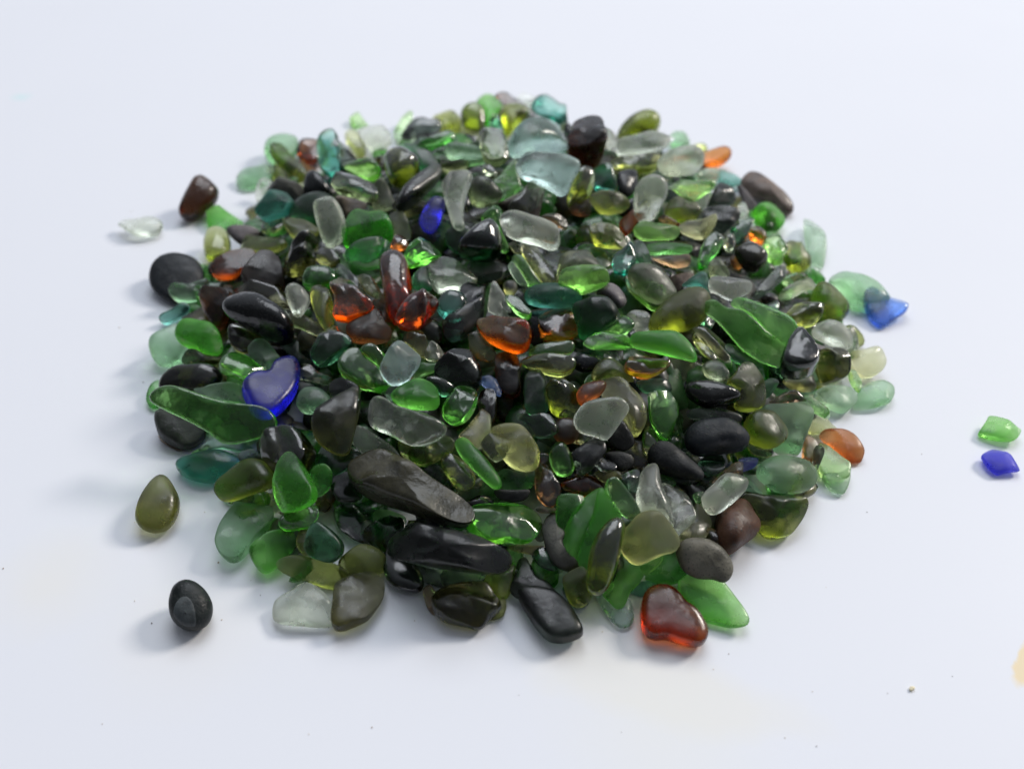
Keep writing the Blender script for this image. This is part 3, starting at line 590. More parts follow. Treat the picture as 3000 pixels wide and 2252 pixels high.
def glass(code, fin):
    key = code + fin
    if key in MATS:
        return MATS[key]
    tr, haze = GLASS[code]
    rough, share = FINISH[fin]
    if code in 'wa':
        rough *= 0.75
    share *= HAZE[code]
    m, nt, b, out = principled(COLOUR_WORD[code] + '_glass_' + fin)
    N, L = nt.nodes, nt.links
    tc = N.new('ShaderNodeTexCoord')
    info = N.new('ShaderNodeObjectInfo')
    off = N.new('ShaderNodeVectorMath'); off.operation = 'SCALE'
    off.inputs[0].default_value = (3.1, 5.3, 7.7)
    L.new(info.outputs['Random'], off.inputs['Scale'])
    add = N.new('ShaderNodeVectorMath'); add.operation = 'ADD'
    L.new(tc.outputs['Object'], add.inputs[0]); L.new(off.outputs[0], add.inputs[1])
    # worn patches: the skin is frosted in some places and wet in others
    patch = N.new('ShaderNodeTexNoise'); patch.inputs['Scale'].default_value = 150.0; patch.inputs['Detail'].default_value = 4.0
    L.new(add.outputs[0], patch.inputs['Vector'])
    mr = N.new('ShaderNodeMapRange')
    mr.inputs[1].default_value = 0.40; mr.inputs[2].default_value = 0.62
    mr.inputs[3].default_value = rough * 0.55; mr.inputs[4].default_value = min(0.6, rough * 1.5)
    L.new(patch.outputs['Fac'], mr.inputs[0]); L.new(mr.outputs[0], b.inputs['Roughness'])
    b.inputs['Transmission Weight'].default_value = 1.0
    b.inputs['Base Color'].default_value = tuple(min(1.0, t ** 0.16) for t in tr) + (1,)
    b.inputs['IOR'].default_value = 1.48
    b.inputs['Specular IOR Level'].default_value = {'wet': 0.36, 'satin': 0.30, 'frost': 0.24}[fin]
    b.inputs['Coat Weight'].default_value = {'wet': 0.85, 'satin': 0.18, 'frost': 0.0}[fin]
    b.inputs['Coat Roughness'].default_value = {'wet': 0.045, 'satin': 0.13, 'frost': 0.3}[fin]
    b.inputs['Coat IOR'].default_value = 1.42
    # fine pits of the tumbled skin
    pit = N.new('ShaderNodeTexNoise'); pit.inputs['Scale'].default_value = 900.0; pit.inputs['Detail'].default_value = 4.0
    L.new(add.outputs[0], pit.inputs['Vector'])
    wav = N.new('ShaderNodeTexNoise'); wav.inputs['Scale'].default_value = 230.0; wav.inputs['Detail'].default_value = 2.0
    L.new(add.outputs[0], wav.inputs['Vector'])
    b1 = N.new('ShaderNodeBump'); b1.inputs['Strength'].default_value = 0.36 if fin == 'wet' else 0.24; b1.inputs['Distance'].default_value = 0.0009
    L.new(wav.outputs['Fac'], b1.inputs['Height'])
    b2 = N.new('ShaderNodeBump'); b2.inputs['Strength'].default_value = 0.12 if fin == 'wet' else 0.3
    b2.inputs['Distance'].default_value = 0.00018
    L.new(pit.outputs['Fac'], b2.inputs['Height']); L.new(b1.outputs[0], b2.inputs['Normal'])
    L.new(b2.outputs[0], b.inputs['Normal'])
    # the frosted skin scatters: part back to the outside, part into the glass
    df = N.new('ShaderNodeBsdfDiffuse'); df.inputs['Color'].default_value = haze + (1,)
    tl = N.new('ShaderNodeBsdfTranslucent'); tl.inputs['Color'].default_value = tuple(min(1.0, 1.02 * t ** 0.55) for t in tr) + (1,)
    hz = N.new('ShaderNodeMixShader'); hz.inputs[0].default_value = 0.72
    L.new(df.outputs[0], hz.inputs[1]); L.new(tl.outputs[0], hz.inputs[2])
    hs = N.new('ShaderNodeMapRange')
    hs.inputs[1].default_value = 0.35; hs.inputs[2].default_value = 0.66
    hs.inputs[3].default_value = share * 0.72; hs.inputs[4].default_value = min(0.8, share * 1.28)
    L.new(patch.outputs['Fac'], hs.inputs[0])
    mx = N.new('ShaderNodeMixShader')
    L.new(hs.outputs[0], mx.inputs[0]); L.new(b.outputs[0], mx.inputs[1]); L.new(hz.outputs[0], mx.inputs[2])
    L.new(mx.outputs[0], out.inputs['Surface'])
    # colour lives in the body of the glass: thin edges glow, thick middles darken
    sig = [-math.log(t) / REF for t in tr]
    dmax = max(sig)
    va = N.new('ShaderNodeVolumeAbsorption')
    va.inputs['Color'].default_value = tuple(1 - s / dmax for s in sig) + (1,)
    vm = N.new('ShaderNodeMapRange')
    vm.inputs[3].default_value = dmax * 0.55; vm.inputs[4].default_value = dmax * 1.1
    L.new(info.outputs['Random'], vm.inputs[0]); L.new(vm.outputs[0], va.inputs['Density'])
    L.new(va.outputs[0], out.inputs['Volume'])
    MATS[key] = m
    return m

def stone(code, fin):
    """opaque pebbles and black glass"""
    key = 'stone' + code + fin
    if key in MATS:
        return MATS[key]
    base = {'b': (0.006, 0.007, 0.008), 'n': (0.026, 0.013, 0.009), 'N': (0.018, 0.010, 0.008), 'v': (0.10, 0.08, 0.075), 'y': (0.042, 0.044, 0.042),
            'd': (0.02, 0.03, 0.027), 'k': (0.03, 0.028, 0.02), 'K': (0.020, 0.021, 0.015), 'D': (0.02, 0.03, 0.027), 'o': (0.09, 0.08, 0.045)}.get(code, (0.05, 0.05, 0.05))
    m, nt, b, out = principled(COLOUR_WORD[code] + '_stone_' + fin)
    N, L = nt.nodes, nt.links
    tc = N.new('ShaderNodeTexCoord')
    info = N.new('ShaderNodeObjectInfo')
    off = N.new('ShaderNodeVectorMath'); off.operation = 'SCALE'
    off.inputs[0].default_value = (3.1, 5.3, 7.7)
    L.new(info.outputs['Random'], off.inputs['Scale'])
    add = N.new('ShaderNodeVectorMath'); add.operation = 'ADD'
    L.new(tc.outputs['Object'], add.inputs[0]); L.new(off.outputs[0], add.inputs[1])
    n1 = N.new('ShaderNodeTexNoise'); n1.inputs['Scale'].default_value = 160.0; n1.inputs['Detail'].default_value = 6.0
    n2 = N.new('ShaderNodeTexNoise'); n2.inputs['Scale'].default_value = 1500.0; n2.inputs['Detail'].default_value = 4.0
    for n in (n1, n2):
        L.new(add.outputs[0], n.inputs['Vector'])
    k = 1.25 if fin == 'frost' else (0.9 if fin == 'satin' else 0.6)
    cr = N.new('ShaderNodeValToRGB')
    cr.color_ramp.elements[0].position = 0.35; cr.color_ramp.elements[1].position = 0.72
    cr.color_ramp.elements[0].color = tuple(c * k * 0.8 for c in base) + (1,)
    cr.color_ramp.elements[1].color = tuple(min(1, c * k * 2.0) for c in base) + (1,)
    L.new(n1.outputs['Fac'], cr.inputs[0])
    tint = N.new('ShaderNodeMix'); tint.data_type = 'RGBA'; tint.blend_type = 'MULTIPLY'
    tint.inputs['Factor'].default_value = 1.0
    ramp = N.new('ShaderNodeValToRGB')
    for k_, (p_, c_) in enumerate(((0.0, (1.0, 0.96, 0.86)), (0.3, (0.85, 0.95, 1.05)), (0.55, (1.5, 1.35, 1.1)), (0.8, (0.9, 1.1, 0.95)))):
        el = ramp.color_ramp.elements[k_] if k_ < 2 else ramp.color_ramp.elements.new(p_)
        el.position = p_; el.color = c_ + (1,)
    ramp.color_ramp.interpolation = 'CONSTANT'
    L.new(info.outputs['Random'], ramp.inputs[0])
    L.new(cr.outputs[0], tint.inputs['A']); L.new(ramp.outputs[0], tint.inputs['B'])
    # pale mineral flecks
    fl = N.new('ShaderNodeMapRange'); fl.inputs[1].default_value = 0.58; fl.inputs[2].default_value = 0.72
    L.new(n2.outputs['Fac'], fl.inputs[0])
    mx = N.new('ShaderNodeMix'); mx.data_type = 'RGBA'
    mx.inputs['B'].default_value = (0.03, 0.03, 0.028, 1)
    L.new(fl.outputs[0], mx.inputs['Factor']); L.new(tint.outputs['Result'], mx.inputs['A'])
    L.new(mx.outputs['Result'], b.inputs['Base Color'])
    r = {'wet': 0.09, 'satin': 0.24, 'frost': 0.46}[fin]
    mr = N.new('ShaderNodeMapRange'); mr.inputs[1].default_value = 0.36; mr.inputs[2].default_value = 0.64
    mr.inputs[3].default_value = r * 0.6; mr.inputs[4].default_value = r * 1.5
    L.new(n1.outputs['Fac'], mr.inputs[0]); L.new(mr.outputs[0], b.inputs['Roughness'])
    b.inputs['Specular IOR Level'].default_value = {'wet': 0.5, 'satin': 0.4, 'frost': 0.3}[fin]
    b1 = N.new('ShaderNodeBump'); b1.inputs['Strength'].default_value = 0.5; b1.inputs['Distance'].default_value = 0.0012
    L.new(n1.outputs['Fac'], b1.inputs['Height'])
    b2 = N.new('ShaderNodeBump'); b2.inputs['Strength'].default_value = 0.2 if fin != 'frost' else 0.45; b2.inputs['Distance'].default_value = 0.0002
    L.new(n2.outputs['Fac'], b2.inputs['Height']); L.new(b1.outputs[0], b2.inputs['Normal'])
    L.new(b2.outputs[0], b.inputs['Normal'])
    MATS[key] = m
    return m

def table_material():
    m, nt, b, out = principled('white_laminate')
    N, L = nt.nodes, nt.links
    tc = N.new('ShaderNodeTexCoord')
    b.inputs['Base Color'].default_value = (0.765, 0.785, 0.84, 1)
    wob = N.new('ShaderNodeTexNoise'); wob.inputs['Scale'].default_value = 70.0; wob.inputs['Detail'].default_value = 5.0
    L.new(tc.outputs['Object'], wob.inputs['Vector'])
    ws = N.new('ShaderNodeVectorMath'); ws.operation = 'MULTIPLY_ADD'
    ws.inputs[1].default_value = (0.012, 0.012, 0.0); ws.inputs[2].default_value = (-0.006, -0.006, 0.0)
    L.new(wob.outputs['Color'], ws.inputs[0])
    co = N.new('ShaderNodeVectorMath'); co.operation = 'ADD'
    L.new(tc.outputs['Object'], co.inputs[0]); L.new(ws.outputs[0], co.inputs[1])
    prev = None
    def stain(p0, p1, half, colour, strength, soft=0.5):
        nonlocal prev
        a, c = on_table(p0)[:2], on_table(p1)[:2]
        mid, d = (a + c) / 2, c - a
        mp = N.new('ShaderNodeMapping'); mp.vector_type = 'TEXTURE'
        mp.inputs['Location'].default_value = (mid[0], mid[1], 0)
        mp.inputs['Rotation'].default_value = (0, 0, math.atan2(d[1], d[0]))
        mp.inputs['Scale'].default_value = (max(np.linalg.norm(d) / 2, half), half, 1)
        L.new(co.outputs[0], mp.inputs['Vector'])
        ln = N.new('ShaderNodeVectorMath'); ln.operation = 'LENGTH'
        sep = N.new('ShaderNodeVectorMath'); sep.operation = 'MULTIPLY'; sep.inputs[1].default_value = (1, 1, 0)
        L.new(mp.outputs[0], sep.inputs[0]); L.new(sep.outputs[0], ln.inputs[0])
        mr = N.new('ShaderNodeMapRange'); mr.inputs[1].default_value = 1.0; mr.inputs[2].default_value = 1.0 - soft
        mr.inputs[3].default_value = 0.0; mr.inputs[4].default_value = strength
        L.new(ln.outputs['Value'], mr.inputs[0])
        mx = N.new('ShaderNodeMix'); mx.data_type = 'RGBA'
        mx.inputs['B'].default_value = colour + (1,)
        if prev is None:
            mx.inputs['A'].default_value = (0.765, 0.785, 0.84, 1)
        else:
            L.new(prev, mx.inputs['A'])
        L.new(mr.outputs[0], mx.inputs['Factor'])
        prev = mx.outputs['Result']
    stain((1450, 1900), (2480, 2150), 0.011, (0.80, 0.77, 0.66), 0.36)
    stain((1560, 2020), (2300, 2220), 0.026, (0.79, 0.79, 0.74), 0.35, 0.8)
    stain((2972, 2005), (3030, 1860), 0.0026, (0.82, 0.66, 0.38), 0.8, 0.3)
    stain((0, 1710), (300, 1700), 0.02, (0.80, 0.78, 0.72), 0.45, 0.9)
    stain((52, 285), (72, 285), 0.006, (0.60, 0.80, 0.82), 0.6, 0.9)
    stain((330, 1830), (760, 1800), 0.03, (0.79, 0.78, 0.76), 0.4, 0.9)
    # specks of dust
    vo = N.new('ShaderNodeTexVoronoi'); vo.inputs['Scale'].default_value = 75.0
    L.new(tc.outputs['Object'], vo.inputs['Vector'])
    rs = N.new('ShaderNodeSeparateColor'); L.new(vo.outputs['Color'], rs.inputs[0])
    th = N.new('ShaderNodeMapRange'); th.inputs[1].default_value = 0.55; th.inputs[2].default_value = 1.0
    th.inputs[3].default_value = 0.0; th.inputs[4].default_value = 0.03
    L.new(rs.outputs[0], th.inputs[0])
    ls = N.new('ShaderNodeMath'); ls.operation = 'LESS_THAN'
    L.new(vo.outputs['Distance'], ls.inputs[0]); L.new(th.outputs[0], ls.inputs[1])
    sf = N.new('ShaderNodeMath'); sf.operation = 'MULTIPLY'; sf.inputs[1].default_value = 0.28
    L.new(ls.outputs[0], sf.inputs[0])
    mx = N.new('ShaderNodeMix'); mx.data_type = 'RGBA'; mx.inputs['B'].default_value = (0.28, 0.23, 0.18, 1)
    L.new(prev, mx.inputs['A']); L.new(sf.outputs[0], mx.inputs['Factor'])
    L.new(mx.outputs['Result'], b.inputs['Base Color'])
    n = N.new('ShaderNodeTexNoise'); n.inputs['Scale'].default_value = 18.0; n.inputs['Detail'].default_value = 4.0
    L.new(tc.outputs['Object'], n.inputs['Vector'])
    mr = N.new('ShaderNodeMapRange'); mr.inputs[3].default_value = 0.38; mr.inputs[4].default_value = 0.55
    L.new(n.outputs['Fac'], mr.inputs[0]); L.new(mr.outputs[0], b.inputs['Roughness'])
    b.inputs['Specular IOR Level'].default_value = 0.18
    return m

# ------------------------------------------------------------------ the table
me = bpy.data.meshes.new('table_top')
me.from_pydata([(-4, -2, 0), (4, -2, 0), (4, 6, 0), (-4, 6, 0)], [], [(0, 1, 2, 3)])
me.materials.append(table_material())
table = bpy.data.objects.new('table_top', me)
sc.collection.objects.link(table)
table['kind'] = 'structure'

# ------------------------------------------------------------------ one tumbled piece
def smooth_outline(p, n, sharp):
    """closed curve through the traced points, resampled to n, corners a little rounded"""
    q = np.asarray(p, float)
    a, b, c, d = np.roll(q, 1, 0), q, np.roll(q, -1, 0), np.roll(q, -2, 0)
    u = np.linspace(0, 1, 12, endpoint=False)[None, :, None]
    k = 0.30 if sharp else 0.42          # tangent length
    m1, m2 = (c - a) * k, (d - b) * k
    h = ((2 * u ** 3 - 3 * u ** 2 + 1) * b[:, None] + (u ** 3 - 2 * u ** 2 + u) * m1[:, None]
         + (-2 * u ** 3 + 3 * u ** 2) * c[:, None] + (u ** 3 - u ** 2) * m2[:, None]).reshape(-1, 2)
    c = np.concatenate([h, h[:1]])
    s = np.concatenate([[0], np.cumsum(np.linalg.norm(np.diff(c, axis=0), axis=1))])
    t = np.linspace(0, s[-1], n, endpoint=False)
    r = np.stack([np.interp(t, s, c[:, 0]), np.interp(t, s, c[:, 1])], -1)
    for _ in range(1 if sharp else 2):
        r = 0.5 * r + 0.25 * (np.roll(r, 1, 0) + np.roll(r, -1, 0))
    return r

def poly_centre(q):
    x, y = q[:, 0], q[:, 1]
    x1, y1 = np.roll(x, -1), np.roll(y, -1)
    k = x * y1 - x1 * y
    a = k.sum() / 2
    return np.array([((x + x1) * k).sum(), ((y + y1) * k).sum()]) / (6 * a), abs(a)

SIN = {}
def grid(n, m):
    """faces of a closed body: n round the rim, m rings on each side"""
    if (n, m) in SIN:
        return SIN[(n, m)]
    f = []
    rings = 2 * m - 1
    for r in range(rings - 1):
        for i in range(n):
            j = (i + 1) % n
            f.append((r * n + i, (r + 1) * n + i, (r + 1) * n + j, r * n + j))
    top, bot = rings * n, rings * n + 1
    for i in range(n):
        j = (i + 1) % n
        f.append((top, i, j))
        f.append((bot, (rings - 1) * n + j, (rings - 1) * n + i))
    SIN[(n, m)] = f
    return f

def body(outl, half, e, rng, noise_amp, facets, m=8, ridge=0.0, calm=1.0):
    """local vertices of a pillow over outline outl (n,2) about the origin; half = half thickness"""
    n = len(outl)
    ang = np.linspace(math.pi / 2, -math.pi / 2, 2 * m + 1)[1:-1]
    # denser rings near the rim
    ang = np.sign(ang) * (np.abs(ang) / (math.pi / 2)) ** 1.15 * math.pi / 2
    V = []
    for a in ang:
        r = math.cos(a) ** e
        z = math.copysign(abs(math.sin(a)) ** e, a) * half
        V.append(np.concatenate([outl * r, np.full((n, 1), z)], 1))
    V.append(np.array([[0, 0, half], [0, 0, -half]]))
    V = np.concatenate(V)
    size = np.sqrt((outl ** 2).sum(1)).mean()
    U = V / size
    # lopsided thickness, a bend and a ridge or hollow
    tilt = rng.normal(0, 0.22, 2) * calm
    V[:, 2] *= np.clip(1 + U[:, :2] @ tilt, 0.55, 1.5)
    bend = rng.normal(0, 0.10) * calm
    dirn = rng.uniform(0, math.pi)
    w = U[:, 0] * math.cos(dirn) + U[:, 1] * math.sin(dirn)
    V[:, 2] += bend * size * (w * w - 0.4)
    if ridge:
        d2 = rng.uniform(0, math.pi)
        w2 = U[:, 0] * math.cos(d2) + U[:, 1] * math.sin(d2) + rng.normal(0, 0.15)
        V[:, 2] += np.where(V[:, 2] > 0, 1, 0) * ridge * half * (np.exp(-(w2 / 0.22) ** 2) - 0.4 * np.exp(-((w2 - 0.45) / 0.25) ** 2))
    # flats: soft cuts across the body
    for _ in range(facets):
        az, tp = rng.uniform(0, 2 * math.pi), rng.uniform(0.25, 0.85)
        d = np.array([math.cos(az) * math.sin(tp), math.sin(az) * math.sin(tp), math.cos(tp) * rng.choice([1, 1, 1, -1])])
        s = V @ d
        lim = s.max() * rng.uniform(0.58, 0.82)
        k = size * 0.022
        over = np.maximum(s - lim, 0)
        cut = over - k * (1 - np.exp(-over / k)) * 0.35
        V[:, 2] -= cut / d[2] * 0.92       # the cut lowers the face and leaves the rim where it is

    # lumps
    U = V / size
    amp = noise_amp * size
    dz = np.zeros(len(V)); dr = np.zeros(len(V))
    for k in range(7):
        f = rng.normal(0, 1, 3) * (1.5 + 0.9 * k)
        dz += np.sin(U @ f + rng.uniform(0, 6.3)) / (1 + 0.7 * k)
        f = rng.normal(0, 1, 3) * (1.5 + 0.9 * k)
        dr += np.sin(U @ f + rng.uniform(0, 6.3)) / (1 + 0.7 * k)
    V[:, 2] += amp * dz * 0.55
    V[:, :2] *= (1 + noise_amp * 0.22 * dr)[:, None]
    return V

def has(lab, *words):
    return any(w in lab for w in words)

# ------------------------------------------------------------------ read the traced pieces
class Piece:
    pass

PIECES = []
tile = (0, 0, 1)
for line in TRACED.strip().splitlines():
    if line.startswith('#'):
        continue
    if line.startswith('TILE'):
        _, ox, oy, w = line.split()
        tile = (float(ox), float(oy), float(w) / 221.2)
        continue
    head, pts, lab = line.split('|')
    P = Piece()
    P.code, th, zl = head.split()
    P.thick, P.zl = float(th), int(zl)
    q = np.array([[float(v) for v in p.split(',')] for p in pts.split()])
    P.poly = np.array([tile[0], tile[1]]) + q * tile[2]
    P.lab = lab
    P.idx = len(PIECES)
    PIECES.append(P)

for P in PIECES:
    P.rng_seed = 1000 + P.idx
    rng = np.random.default_rng(P.rng_seed)
    full = P.lab
    lab = ' '.join(full.split()[:5])
    if P.code in 'dk' and has(lab, 'dark', 'black', 'slate', 'deep', 'smoky'):
        P.code = P.code.upper()
    if P.code == 'r' and has(lab, 'dark red', 'red brown', 'maroon', 'rust', 'deep red', 'red brown pill'):
        P.code = 'R'
    sharp = has(lab, 'shard', 'chip', 'wedge', 'cut piece', 'facet', 'angular', 'block', 'cube', 'slab', 'leaf', 'fin', 'tooth', 'bar', 'prism', 'flake')
    P.outl = smooth_outline(P.poly, 56, sharp)
    P.sharp = sharp
    P.pc, P.area = poly_centre(P.outl)
    if not full.startswith('loose'):
        P.outl = P.pc + (P.outl - P.pc) * 1.065          # the rounded rims lie under their neighbours
    P.t0, P.on = hit_heap(P.pc)
    P.flat = has(full, 'loose', 'lying on the table', 'lying flat', 'resting on the table', 'fin piece lying', 'heart shaped piece lying', 'at the front edge',
                 'lemon', 'black brown boulder', 'blue chip tucked', 'outermost', 'seafoam tongue', 'thin black base')
    if P.on and not P.flat:
        hp = CAMP + P.t0 * rays(P.pc)
        P.flat = bool(foot_dist(hp[None, :2])[0] < 0.007 and P.pc[1] > 1150)
    if P.flat:
        P.on = False
        P.t0 = float((0.003 - CAM_H) / rays(P.pc)[2])
    v = -rays(P.pc)
    v /= np.linalg.norm(v)
    c = CAMP + P.t0 * rays(P.pc)
    up = np.array([0, 0, 1.0])
    if P.on:
        n = 0.62 * v + 0.35 * up + 0.45 * heap_normal(c[:2]) + rng.normal(0, 0.20, 3)
    else:
        n = up + 0.28 * v + rng.normal(0, 0.05, 3)
        if has(lab, 'loose round', 'loose dark brown'):
            n = up + 1.1 * v
    if has(' '.join(full.split()[:9]), 'glare', 'sparkl', 'white reflections', 'white sheen', 'bright end', 'silvery', 'shiny right', 'bright edge', 'bright wet top'):
        # tilted so that its face mirrors the daylight
        l_ = np.array([0.2, 2.5, 3.5]) - c
        hv = v + l_ / np.linalg.norm(l_)
        n = hv / np.linalg.norm(hv) + rng.normal(0, 0.03, 3)
    n /= np.linalg.norm(n)
    if n @ v < 0.55:
        n = n + v * 0.4
        n /= np.linalg.norm(n)
    P.n, P.v = n, v
    P.e1 = RGT - n * (n @ RGT); P.e1 /= np.linalg.norm(P.e1)
    P.e2 = np.cross(n, P.e1)
    P.R = np.stack([P.e1, P.e2, n], 1)
    # finish and form
    if has(lab, 'wet', 'glossy', 'shiny', 'bullet', 'jelly', 'bead', 'lacquered', 'white glare', 'sparkl', 'kidney', 'finger', 'maroon', 'caramel', 'ridged', 'blue black'):
        P.fin = 'wet'
    elif has(lab, 'frost', 'matte', 'milky', 'sooty', 'pitted', 'slate', 'mauve', 'grey brown', 'smoke grey', 'dusty', 'seafoam', 'stone', 'mint', 'disc'):
        P.fin = 'frost'
    else:
        P.fin = ['satin', 'frost', 'wet', 'satin', 'frost', 'wet'][int(rng.integers(6))]
    if P.code in 'wsea' and P.fin != 'frost':
        P.fin = 'frost' if rng.random() < 0.75 else 'satin'
    if P.code == 'w' and P.fin == 'wet':
        P.fin = 'satin'
    if has(lab, 'log shaped', 'glossy black block', 'red heart'):
        P.fin = 'satin'
    if has(lab, 'loose olive'):
        P.fin = 'frost'
    if P.code in 'uc':
        P.fin = 'satin'
    if full.startswith('loose') and 'far right' in full:
        P.fin = 'frost'
    roundish = has(lab, 'egg', 'oval', 'round', 'pebble', 'bead', 'cabochon', 'lens', 'disc', 'capsule', 'stone', 'bean', 'dome', 'almond', 'finger', 'kidney', 'barrel', 'oblong', 'white fin', 'capsule', 'drop')
    P.e = rng.uniform(0.78, 0.95) if roundish else rng.uniform(0.42, 0.62)
    P.facets = 0 if roundish else int(rng.integers(2, 5))
    if sharp and not roundish:
        P.facets += 1
        P.e = rng.uniform(0.36, 0.52)
        P.thick *= 0.8
    P.noise = rng.uniform(0.012, 0.026) if roundish else (rng.uniform(0.012, 0.028) if sharp else rng.uniform(0.025, 0.05))
    P.ridge = rng.uniform(0.25, 0.5) if has(lab, 'log shaped', 'glossy black block', 'wrinkled', 'gnarled', 'ridge', 'grooved', 'notch', 'folded', 'fluted', 'knobbly', 'curved', 'white glare', 'kidney', 'wavy', 'molar') else (rng.uniform(0, 0.22) if rng.random() < 0.45 and not roundish else 0.0)
    if P.flat and P.fin == 'wet':
        P.fin = 'satin'
    if has(lab, 'dark green black tongue', 'brown wedge', 'black swan', 'milky pale'):
        P.fin = 'frost'
    if P.code == 'n' and has(lab, 'black brown', 'dark brown'):
        P.code = 'N'
    P.calm = 1.0
    if has(lab, 'black swan', 'dark green black tongue', 'red heart', 'loose round', 'shark fin', 'long sage', 'flat white', 'blue heart', 'loose dark brown'):
        P.calm, P.noise, P.facets, P.ridge = 0.3, 0.010, (1 if has(lab, 'fin', 'swan', 'white') else 0), 0.0
    P.opaque = (P.code in 'by' and has(lab, 'oval pebble')) or (P.code == 'b' and has(lab, 'stone', 'pitted', 'matte', 'sooty', 'log', 'potato', 'pebble', 'egg', 'charcoal', 'black disc')) or (P.code == 'v') or (P.code in 'ynNdD' and has(lab, ' stone', 'log'))
    if P.code in 'kK' and has(lab, 'boulder', 'cap ', 'log shaped'):
        P.opaque = True
    if has(lab, 'clear slab'):
        P.facets, P.fin, P.ridge = 1, 'satin', 0.0
    if P.code not in 'b' and not roundish:
        P.thick *= 0.85
    P.dt = 0.0

def make(P, t, rounds=3):
    """the piece's local vertices and centre at depth t; its outline is fitted to the traced one"""
    want0, want1 = P.outl.min(0), P.outl.max(0)
    img = P.outl.copy()
    for k in range(rounds):
        pc = P.pc
        c = CAMP + t * rays(pc)
        r = rays(img)
        ti = ((c - CAMP) @ P.n) / (r @ P.n)
        w = CAMP + r * ti[:, None] - c
        loc = np.stack([w @ P.e1, w @ P.e2], -1)
        ctr, _ = poly_centre(loc)
        c = c + P.R[:, :2] @ ctr
        loc = loc - ctr
        if ((loc[:, 0] * np.roll(loc[:, 1], -1) - np.roll(loc[:, 0], -1) * loc[:, 1]).sum()) < 0:
            loc = loc[::-1].copy()
        ev = np.sqrt(np.linalg.eigvalsh(np.cov(loc.T)))
        minor = ev[0] * 1.9
        half = P.thick * minor
        if not P.on:
            half *= 0.8
        V = body(loc, half, P.e, np.random.default_rng(P.rng_seed + 7), P.noise, P.facets, m=11, ridge=P.ridge, calm=P.calm)
        W = V @ P.R.T + c
        pr = project(W)
        g0, g1 = pr.min(0), pr.max(0)
        s = np.clip((want1 - want0) / (g1 - g0), 0.6, 1.5)
        img = (img - (g0 + g1) / 2) * s + (want0 + want1) / 2
    return V, c, W, half, minor

# ------------------------------------------------------------------ let the pieces settle against each other
STEP = 9.0
cells = {}
for P in PIECES:
    _, c, _, P.half, P.minor = make(P, P.t0, 1)
    P.t0 -= (P.half * 0.35 if P.on else 0.0)
    if not P.on:
        for k in range(5):
            P.t0 += (make(P, P.t0, 2)[2][:, 2].min() - 0.0002) / -rays(P.pc)[2]
    lo, hi = P.outl.min(0), P.outl.max(0)
    gx = np.arange(math.ceil(lo[0] / STEP), math.floor(hi[0] / STEP) + 1)
    gy = np.arange(math.ceil(lo[1] / STEP), math.floor(hi[1] / STEP) + 1)
    X, Y = np.meshgrid(gx * STEP, gy * STEP)
    q = np.stack([X.ravel(), Y.ravel()], -1)
    a, b = P.outl, np.roll(P.outl, -1, 0)
    x, y = q[:, 0:1], q[:, 1:2]
    cr = ((a[:, 1] > y) != (b[:, 1] > y)) & (x < (b[:, 0] - a[:, 0]) * (y - a[:, 1]) / (b[:, 1] - a[:, 1] + 1e-12) + a[:, 0])
    ins = cr.sum(1) % 2 == 1
    q = q[ins]
    if len(q) == 0:
        P.cells = {}
        continue
    ab = b - a
    ap = q[:, None] - a[None]
    tt = np.clip((ap * ab).sum(-1) / ((ab * ab).sum(-1) + 1e-9), 0, 1)
    d = np.sqrt(((ap - tt[..., None] * ab) ** 2).sum(-1)).min(1)
    rho = 1 - d / d.max()
    h = P.half * np.sqrt(np.clip(1 - rho ** 2.6, 0, 1))
    cc = CAMP + P.t0 * rays(P.pc)
    tp = ((cc - CAMP) @ P.n) / (rays(q) @ P.n)
    P.cells = {(int(round(u / STEP)), int(round(w / STEP))): (t_, h_) for (u, w), t_, h_ in zip(q, tp, h)}
    for k in P.cells:
        cells.setdefault(k, []).append(P.idx)
pairs = {}
for k, ids in cells.items():
    for i in range(len(ids)):
        for j in range(i + 1, len(ids)):
            A, B = PIECES[ids[i]], PIECES[ids[j]]
            ka = (A.zl, A.outl[:, 1].max()); kb = (B.zl, B.outl[:, 1].max())
            F, K = (A, B) if ka > kb else (B, A)
            tf, hf = F.cells[k]; tk, hk = K.cells[k]
            pairs.setdefault((F.idx, K.idx), []).append((tf + hf) - (tk - hk))
PAIRS = [(f, k, float(np.percentile(v, 78))) for (f, k), v in pairs.items() if len(v) >= 2]
dt = np.zeros(len(PIECES))
FIXED = np.array([P.lab.startswith('loose') for P in PIECES])
FLOOR = np.array([0.0 if not P.on else 0.013 for P in PIECES])
for it in range(160):
    move = np.zeros(len(PIECES)); cnt = np.zeros(len(PIECES)) + 1e-9
    for f, k, s in PAIRS:
        viol = s + dt[f] - dt[k]
        if viol > 0:
            wf = 0.5 if PIECES[k].on else 1.0
            wf = wf if PIECES[f].on else 0.0
            move[f] -= viol * wf; move[k] += viol * (1 - wf)
            cnt[f] += 1; cnt[k] += 1
    dt += 0.7 * move / np.maximum(cnt, 1) - 0.012 * dt
    dt[FIXED] = 0.0
    dt = np.clip(dt, -0.017, FLOOR)
for P in PIECES:
    P.dt = dt[P.idx]

# ------------------------------------------------------------------ build them
def mesh_of(name, V, faces, mat):
    me = bpy.data.meshes.new(name)
    me.from_pydata(V.tolist(), [], faces)
    me.materials.append(mat)
    me.polygons.foreach_set('use_smooth', [True] * len(faces))
    me.update()
    return me

INDIVIDUALS = 314
order = sorted(PIECES, key=lambda P: -P.area)
for k, P in enumerate(order):
    P.single = k < INDIVIDUALS
bits_v, bits_f, bits_m, bit_mats, nb = [], [], [], [], 0

